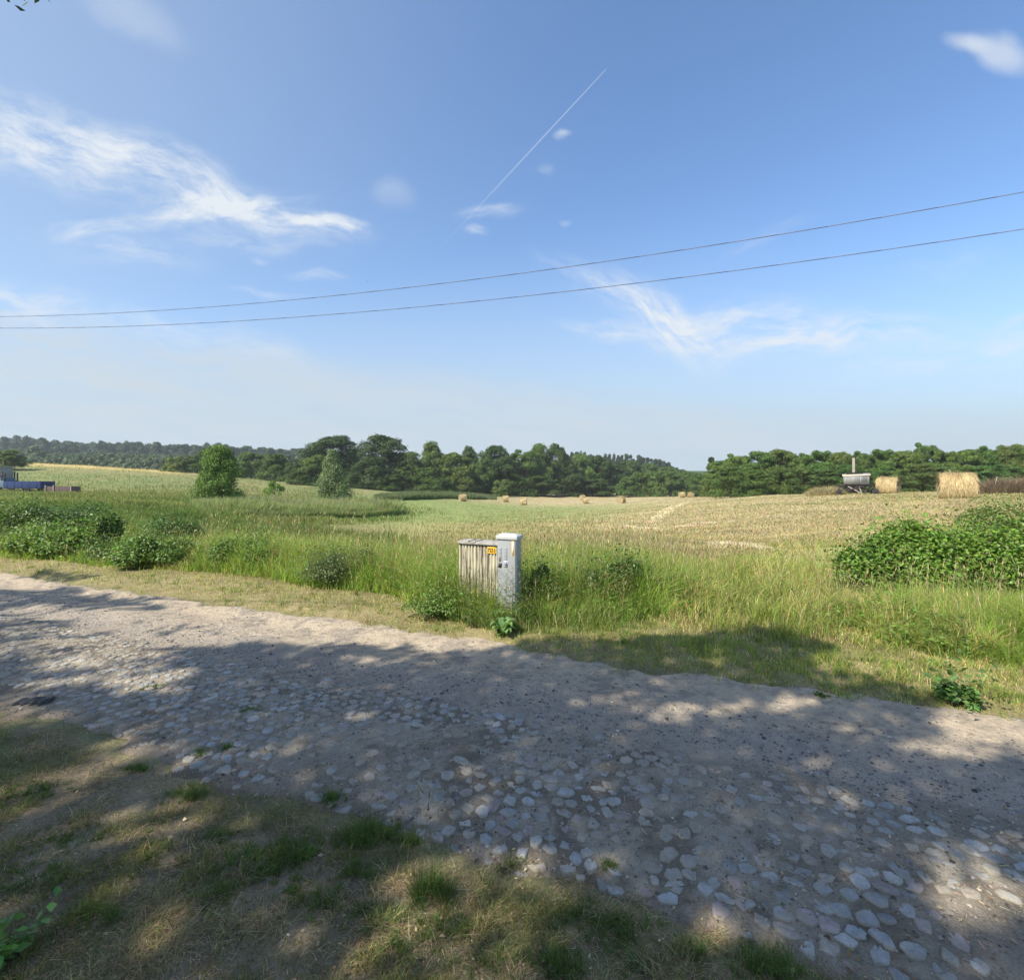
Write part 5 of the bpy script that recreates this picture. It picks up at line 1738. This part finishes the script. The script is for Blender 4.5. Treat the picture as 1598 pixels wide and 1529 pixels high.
e1 = wire([(0, 495), (300, 479), (575, 455), (800, 430), (960, 408), (1280, 356), (1598, 298)], 'upper dark overhead wire crossing the sky', 0)
e2 = wire([(0, 513), (270, 504), (550, 488), (800, 465), (1070, 435), (1330, 398), (1598, 355)], 'lower dark overhead wire crossing the sky', 0)
for k_ in (0, 1):
    a_ = e1[k_]; b_ = e2[k_]; x0, y0 = (a_[0] + b_[0]) / 2, (a_[1] + b_[1]) / 2
    zt_ = max(a_[2], b_[2]) + .3; z0 = g1(x0, y0)
    root = empty('utility_pole', (x0, y0, z0))
    mk_static('pole', [tubes([((0, 0, -.3), .14, (0, 0, zt_ - z0), .10)], 12)], M_wood, root)
    mk_static('insulator', [tubes([((0, -.1, a_[2] - z0 - .06), .04, (0, -.1, a_[2] - z0 + .06), .05)], 8)], M_white, root)
    mk_static('insulator', [tubes([((0, -.1, b_[2] - z0 - .06), .04, (0, -.1, b_[2] - z0 + .06), .05)], 8)], M_white, root)
    tag(root, ['wooden utility pole past the left edge carrying the wires', 'wooden utility pole past the right edge carrying the wires'][k_], 'utility pole', 'poles carrying the wires')

bp = P(574, 440, 60)
co = np.array([(-.16, 0, 0), (0, .05, .02), (.22, 0, 0), (0, -.05, .02), (0, 0, -.05), (0, 0, .06),
               (.02, .02, .03), (-.08, .02, .02), (-.10, .32, .20), (-.16, .55, .12), (.02, -.02, .03), (-.08, -.02, .02), (-.10, -.32, .20), (-.16, -.55, .12),
               (-.16, 0, 0), (-.30, .06, 0), (-.30, -.06, 0)], float) * .45
lo = [0, 1, 5, 1, 2, 5, 2, 3, 5, 3, 0, 5, 1, 0, 4, 2, 1, 4, 3, 2, 4, 0, 3, 4, 6, 7, 9, 8, 10, 12, 13, 11, 14, 15, 16]
st = [0, 3, 6, 9, 12, 15, 18, 21, 24, 28, 32]
b = mk_obj('bird', mk_mesh('bird', co, np.array(lo), np.array(st), np.full((len(co), 3), .03)), M_blk)
b.location = bp; b.rotation_euler = (.3, .1, .9)
tag(b, 'tiny dark bird flying just above the upper wire', 'bird')

# dark scrap at the edge of the road
d0 = (CAMZ) / (1098 - HY) * FPX; cx0 = (55 - CX) / FPX * d0
nu = 26
co = []
for i in range(nu):
    for j in range(9):
        u_, v_ = i / (nu - 1) - .5, j / 8 - .5
        x_ = u_ * .30; y_ = v_ * .12 * (1 + .3 * math.sin(i))
        co.append((cx0 + x_, d0 + y_, 0))
co = np.array(co); co[:, 2] = surf_z(co[:, 0], co[:, 1]) + .008 + .035 * fbm(co[:, 0] * 14, co[:, 1] * 20, 5) * np.tile(np.sin(np.linspace(0, np.pi, 9)), nu)
idx = np.arange(nu * 9).reshape(nu, 9)
q4 = np.stack([idx[:-1, :-1], idx[1:, :-1], idx[1:, 1:], idx[:-1, 1:]], -1).reshape(-1, 4)
o = mk_obj('rag', mk_mesh('rag', co, q4.ravel(), np.arange(len(q4)) * 4, np.full((len(co), 3), .03), True), M_blk)
tag(o, 'crumpled black rag lying at the near edge of the road, far left', 'rag')


# ------------------------------------------------------------------ roadside trees overhead, behind the viewer: their shade falls on the road
def inpoly(px, py, poly):
    ins = np.zeros(len(px), bool); n = len(poly)
    j = n - 1
    for i in range(n):
        xi, yi = poly[i]; xj, yj = poly[j]
        c_ = ((yi > py) != (yj > py)) & (px < (xj - xi) * (py - yi) / (yj - yi + 1e-9) + xi)
        ins ^= c_; j = i
    return ins


step = .085
X, Y = np.meshgrid(np.arange(-17, 9, step), np.arange(-3, 12, step))
X = X.ravel() + rng.uniform(-.04, .04, X.size); Y = Y.ravel() + rng.uniform(-.04, .04, Y.size)
yc = np.maximum(Y, .5)
gpx = CX + X / yc * FPX; gpy = HY + CAMZ / yc * FPX
# warp for leafy outlines
wpx_ = gpx + (fbm(X * 2.2, Y * 2.2, 201) - .5) * 90; wpy = gpy + (fbm(X * 2.2 + 50, Y * 2.2, 202) - .5) * 34 * (gpy - HY) / 300
main = [(270, 1012), (340, 1006), (430, 1008), (520, 1012), (620, 1010), (700, 1016), (800, 1010), (860, 1000), (1000, 1000), (1060, 1000), (1130, 992), (1200, 986), (1260, 1000), (1310, 1018),
        (1250, 1040), (1330, 1058), (1420, 1070), (1460, 1100), (1400, 1120), (1480, 1150), (1598, 1160), (2600, 1200), (2600, 9000), (-3000, 9000), (-3000, 1060), (0, 1035), (120, 1050), (230, 1090), (330, 1085), (300, 1050)]
sh = inpoly(wpx_, wpy, main).astype(float)
sh = np.maximum(sh, inpoly(wpx_, wpy, [(-400, 922), (100, 922), (230, 934), (245, 944), (120, 948), (-400, 948)]) * .9)
sh = np.maximum(sh, inpoly(wpx_, wpy, [(-400, 955), (60, 962), (130, 975), (60, 985), (-400, 985)]) * .7)
sh = np.maximum(sh, inpoly(wpx_, wpy, [(-400, 985), (60, 990), (200, 1005), (300, 1030), (330, 1060), (150, 1060), (-400, 1040)]) * .55)
sh = np.maximum(sh, inpoly(wpx_, wpy, [(60, 890), (150, 897), (165, 905), (100, 905), (40, 898)]) * .7)
sh = np.maximum(sh, inpoly(wpx_, wpy, [(200, 975), (330, 985), (360, 993), (230, 990)]) * .5)
sh = np.where((Y < .8), 1.0, sh)
lit = [(560, 1032, 18, 5, .6), (555, 1024, 14, 3, .4), (620, 1026, 40, 5, .5), (435, 1030, 10, 3, .5), (950, 1098, 75, 9, .55), (1045, 1122, 70, 9, .8), (1110, 1104, 50, 9, .6), (1215, 1098, 65, 12, .7), (1340, 1135, 70, 9, .55), (1255, 1200, 55, 9, .8),
       (1500, 1178, 110, 12, .9), (1440, 1165, 80, 12, .8), (1330, 1255, 55, 14, .55), (1370, 1278, 20, 6, .4), (1470, 1350, 75, 20, .95), (1530, 1400, 90, 38, .95), (1580, 1430, 80, 34, .9), (1420, 1245, 30, 7, .35),
       (905, 1092, 45, 6, .5), (1420, 1050, 40, 8, .6), (1350, 1045, 40, 10, .6), (1300, 1065, 30, 7, .5), (735, 1330, 20, 8, .2), (180, 1025, 90, 10, .75), (110, 1045, 60, 8, .7), (120, 1065, 60, 6, .6),
       (60, 1078, 70, 6, .5), (150, 1008, 100, 8, .7), (40, 1120, 70, 12, .5), (80, 1275, 50, 26, .65), (160, 1385, 60, 16, .35), (215, 1430, 50, 22, .7), (60, 1462, 30, 14, .8), (30, 1490, 60, 26, .75), (180, 1500, 60, 24, .7),
       (520, 1500, 60, 26, .55), (540, 1475, 30, 14, .5), (1215, 1505, 40, 16, .5), (20, 1350, 40, 14, .4), (380, 1262, 25, 8, .5), (520, 1210, 28, 5, .6), (905, 1345, 25, 10, .3), (1190, 1050, 40, 8, .25), (260, 1480, 40, 20, .5), (700, 1520, 60, 14, .35)]
for lx, ly, la, lb, am in lit:
    q_ = ((wpx_ - lx) / la) ** 2 + ((gpy - ly) / lb) ** 2
    sh *= 1 - am * 1.05 * (1 - sst(q_, .6, 1.3))
sh = np.clip(sh, 0, 1)
# a general sprinkle of small gaps
sh *= 1 - .35 * (fbm(X * 3.5, Y * 3.5, 205) > .66) * (gpy < 2500)
bankzone = road_s(X, Y) < 2.5
sh *= 1 - .75 * sst(fbm(X * 2.1, Y * 2.1, 206), .54, .62) * bankzone * (Y > .8) * .72
cot = math.cos(SUN_EL) / math.sin(SUN_EL)
tl_, nl_ = [], []
for layer in range(4):
    keep = rng.random(len(X)) < sh ** 2.4 * .95
    xk, yk = X[keep], Y[keep]
    h = 5.2 + 4.2 * fbm(xk * .5, yk * .5, 210 + layer) + layer * .55 + rng.uniform(-.3, .3, len(xk))
    for _ in range(8):
        lx = xk + SUN_H.x * h * cot; ly = yk + SUN_H.y * h * cot
        lyc = np.maximum(ly, .01)
        inside = (ly > -.3) & (np.abs(lx / lyc) < 1.15) & ((h - CAMZ) / lyc < 1.12)
        h = np.where(inside, h + 1.3, h)
    lx = xk + SUN_H.x * h * cot; ly = yk + SUN_H.y * h * cot; lyc = np.maximum(ly, .01)
    inside = (ly > -.3) & (np.abs(lx / lyc) < 1.12) & ((h - CAMZ) / lyc < 1.08)
    T = np.stack([lx, ly, h], 1)[~inside]
    tl_.append(T)
T = np.concatenate(tl_)
T += rng.normal(0, .02, T.shape)
trunks = np.array([(-15.5, -2.0), (-9.0, -6.5), (-3.0, -7.5)])
own = np.argmin(((T[:, None, :2] - (trunks + np.array([(0, 1), (0, 2), (0, 3)]))[None]) ** 2).sum(2), axis=1)
for k_ in range(3):
    Tk = T[own == k_]
    tb_ = trunks[k_]; z0 = g1(tb_[0], tb_[1])
    root = empty('roadside_tree', (tb_[0], tb_[1], z0))
    n = len(Tk)
    nrm = np.tile(np.array(SUN[:]), (n, 1)) * .9 + rng.normal(0, .45, (n, 3))
    loc = Tk - np.array([tb_[0], tb_[1], z0])
    if k_ == 0:
        # the sprig that hangs into the top left corner of the view
        ex = np.array([tuple(P(px, py, 3.3)) for px, py in [(4, -2), (16, 4), (22, 8), (12, -6), (30, -4), (44, 2), (54, 6), (58, 1), (38, -8), (48, -6), (2, -12), (64, -10), (28, -16)]]) - np.array([tb_[0], tb_[1], z0])
        loc = np.concatenate([loc, ex]); nrm = np.concatenate([nrm, rng.normal(0, 1, (len(ex), 3))]); n = len(loc)
    szk = rng.uniform(.12, .19, n)
    if k_ == 0:
        szk[-13:] = .06
    mk_obj('crown', mk_mesh('crown', *leafset(loc, nrm, szk, vary((.05, .085, .025), n, .2))), M_leaf, root)
    cz_ = float(loc[:, 2].mean())
    segs = [((0, 0, -.3), .32, (.05, .1, 2.2), .25), ((.05, .1, 2.2), .25, (0, .3, cz_ * .62), .18)]
    fork = np.array([0, .3, cz_ * .62])
    mids = loc[rng.choice(n - 14, 16, replace=False)]
    for m_ in mids:
        mm = fork + (m_ - fork) * .55 + np.array([0, 0, .4]); segs.append((fork, .10, mm, .05))
        segs.append((mm, .05, m_, .018))
        dist = np.linalg.norm(loc[:n - 14] - m_, axis=1)
        for e in loc[np.argsort(dist)[50:900:120]]:
            segs.append((mm + (m_ - mm) * .4, .02, e, .006))
    # keep limbs out of the open view ahead of the road
    ok = []
    for sgm in segs:
        good = True
        for f in np.linspace(0, 1, 12):
            p = np.array(sgm[0]) * (1 - f) + np.array(sgm[2]) * f + np.array([tb_[0], tb_[1], z0])
            if p[1] > .1 and abs(p[0] / p[1]) < 1.1 and (p[2] - CAMZ) / p[1] < 1.05 and (p[2] - CAMZ) / p[1] > -1.1:
                good = False
        if good:
            ok.append(sgm)
    if k_ == 0:
        tip = P(30, -6, 3.3) - Vector((tb_[0], tb_[1], z0)); frm = P(-160, -160, 3.6) - Vector((tb_[0], tb_[1], z0))
        ok.append((tuple(frm), .008, tuple(tip), .002))
        ok.append((tuple(mids[np.argmin(np.linalg.norm(mids - np.array(frm), axis=1))]), .02, tuple(frm), .008))
    mk_obj('trunk', mk_mesh('trunk', *tubes(ok, 8, (.10, .08, .06))), M_bark, root)
    tag(root, ['leafy tree overhead at the left whose twig tips hang into the top left corner', 'leafy roadside tree behind the viewer shading the cobbles',
               'leafy roadside tree behind the viewer shading the right end of the road'][k_], 'tree', 'trees shading the road')

# ------------------------------------------------------------------ air
HAZE = 0.00026
if HAZE:
    import bmesh
    bm = bmesh.new(); bmesh.ops.create_cube(bm, size=1.0)
    bmesh.ops.scale(bm, vec=(4600, 4600, 70), verts=bm.verts); bmesh.ops.translate(bm, vec=(0, 0, 15), verts=bm.verts)
    me = bpy.data.meshes.new('haze'); bm.to_mesh(me); bm.free()
    hm_, q = mat_new('summer_haze')
    pv = q.n('ShaderNodeVolumePrincipled'); pv.inputs['Color'].default_value = (.80, .88, .97, 1); pv.inputs['Density'].default_value = HAZE
    pv.inputs['Anisotropy'].default_value = .2
    o = q.n('ShaderNodeOutputMaterial'); q.t.links.new(pv.outputs[0], o.inputs['Volume'])
    hz = mk_obj('haze', me, hm_)
    tag(hz, 'thin summer haze over the valley', kind='stuff')
SC.cycles.volume_bounces = 1
SC.cycles.max_bounces = 8
SC.cycles.transparent_max_bounces = 8
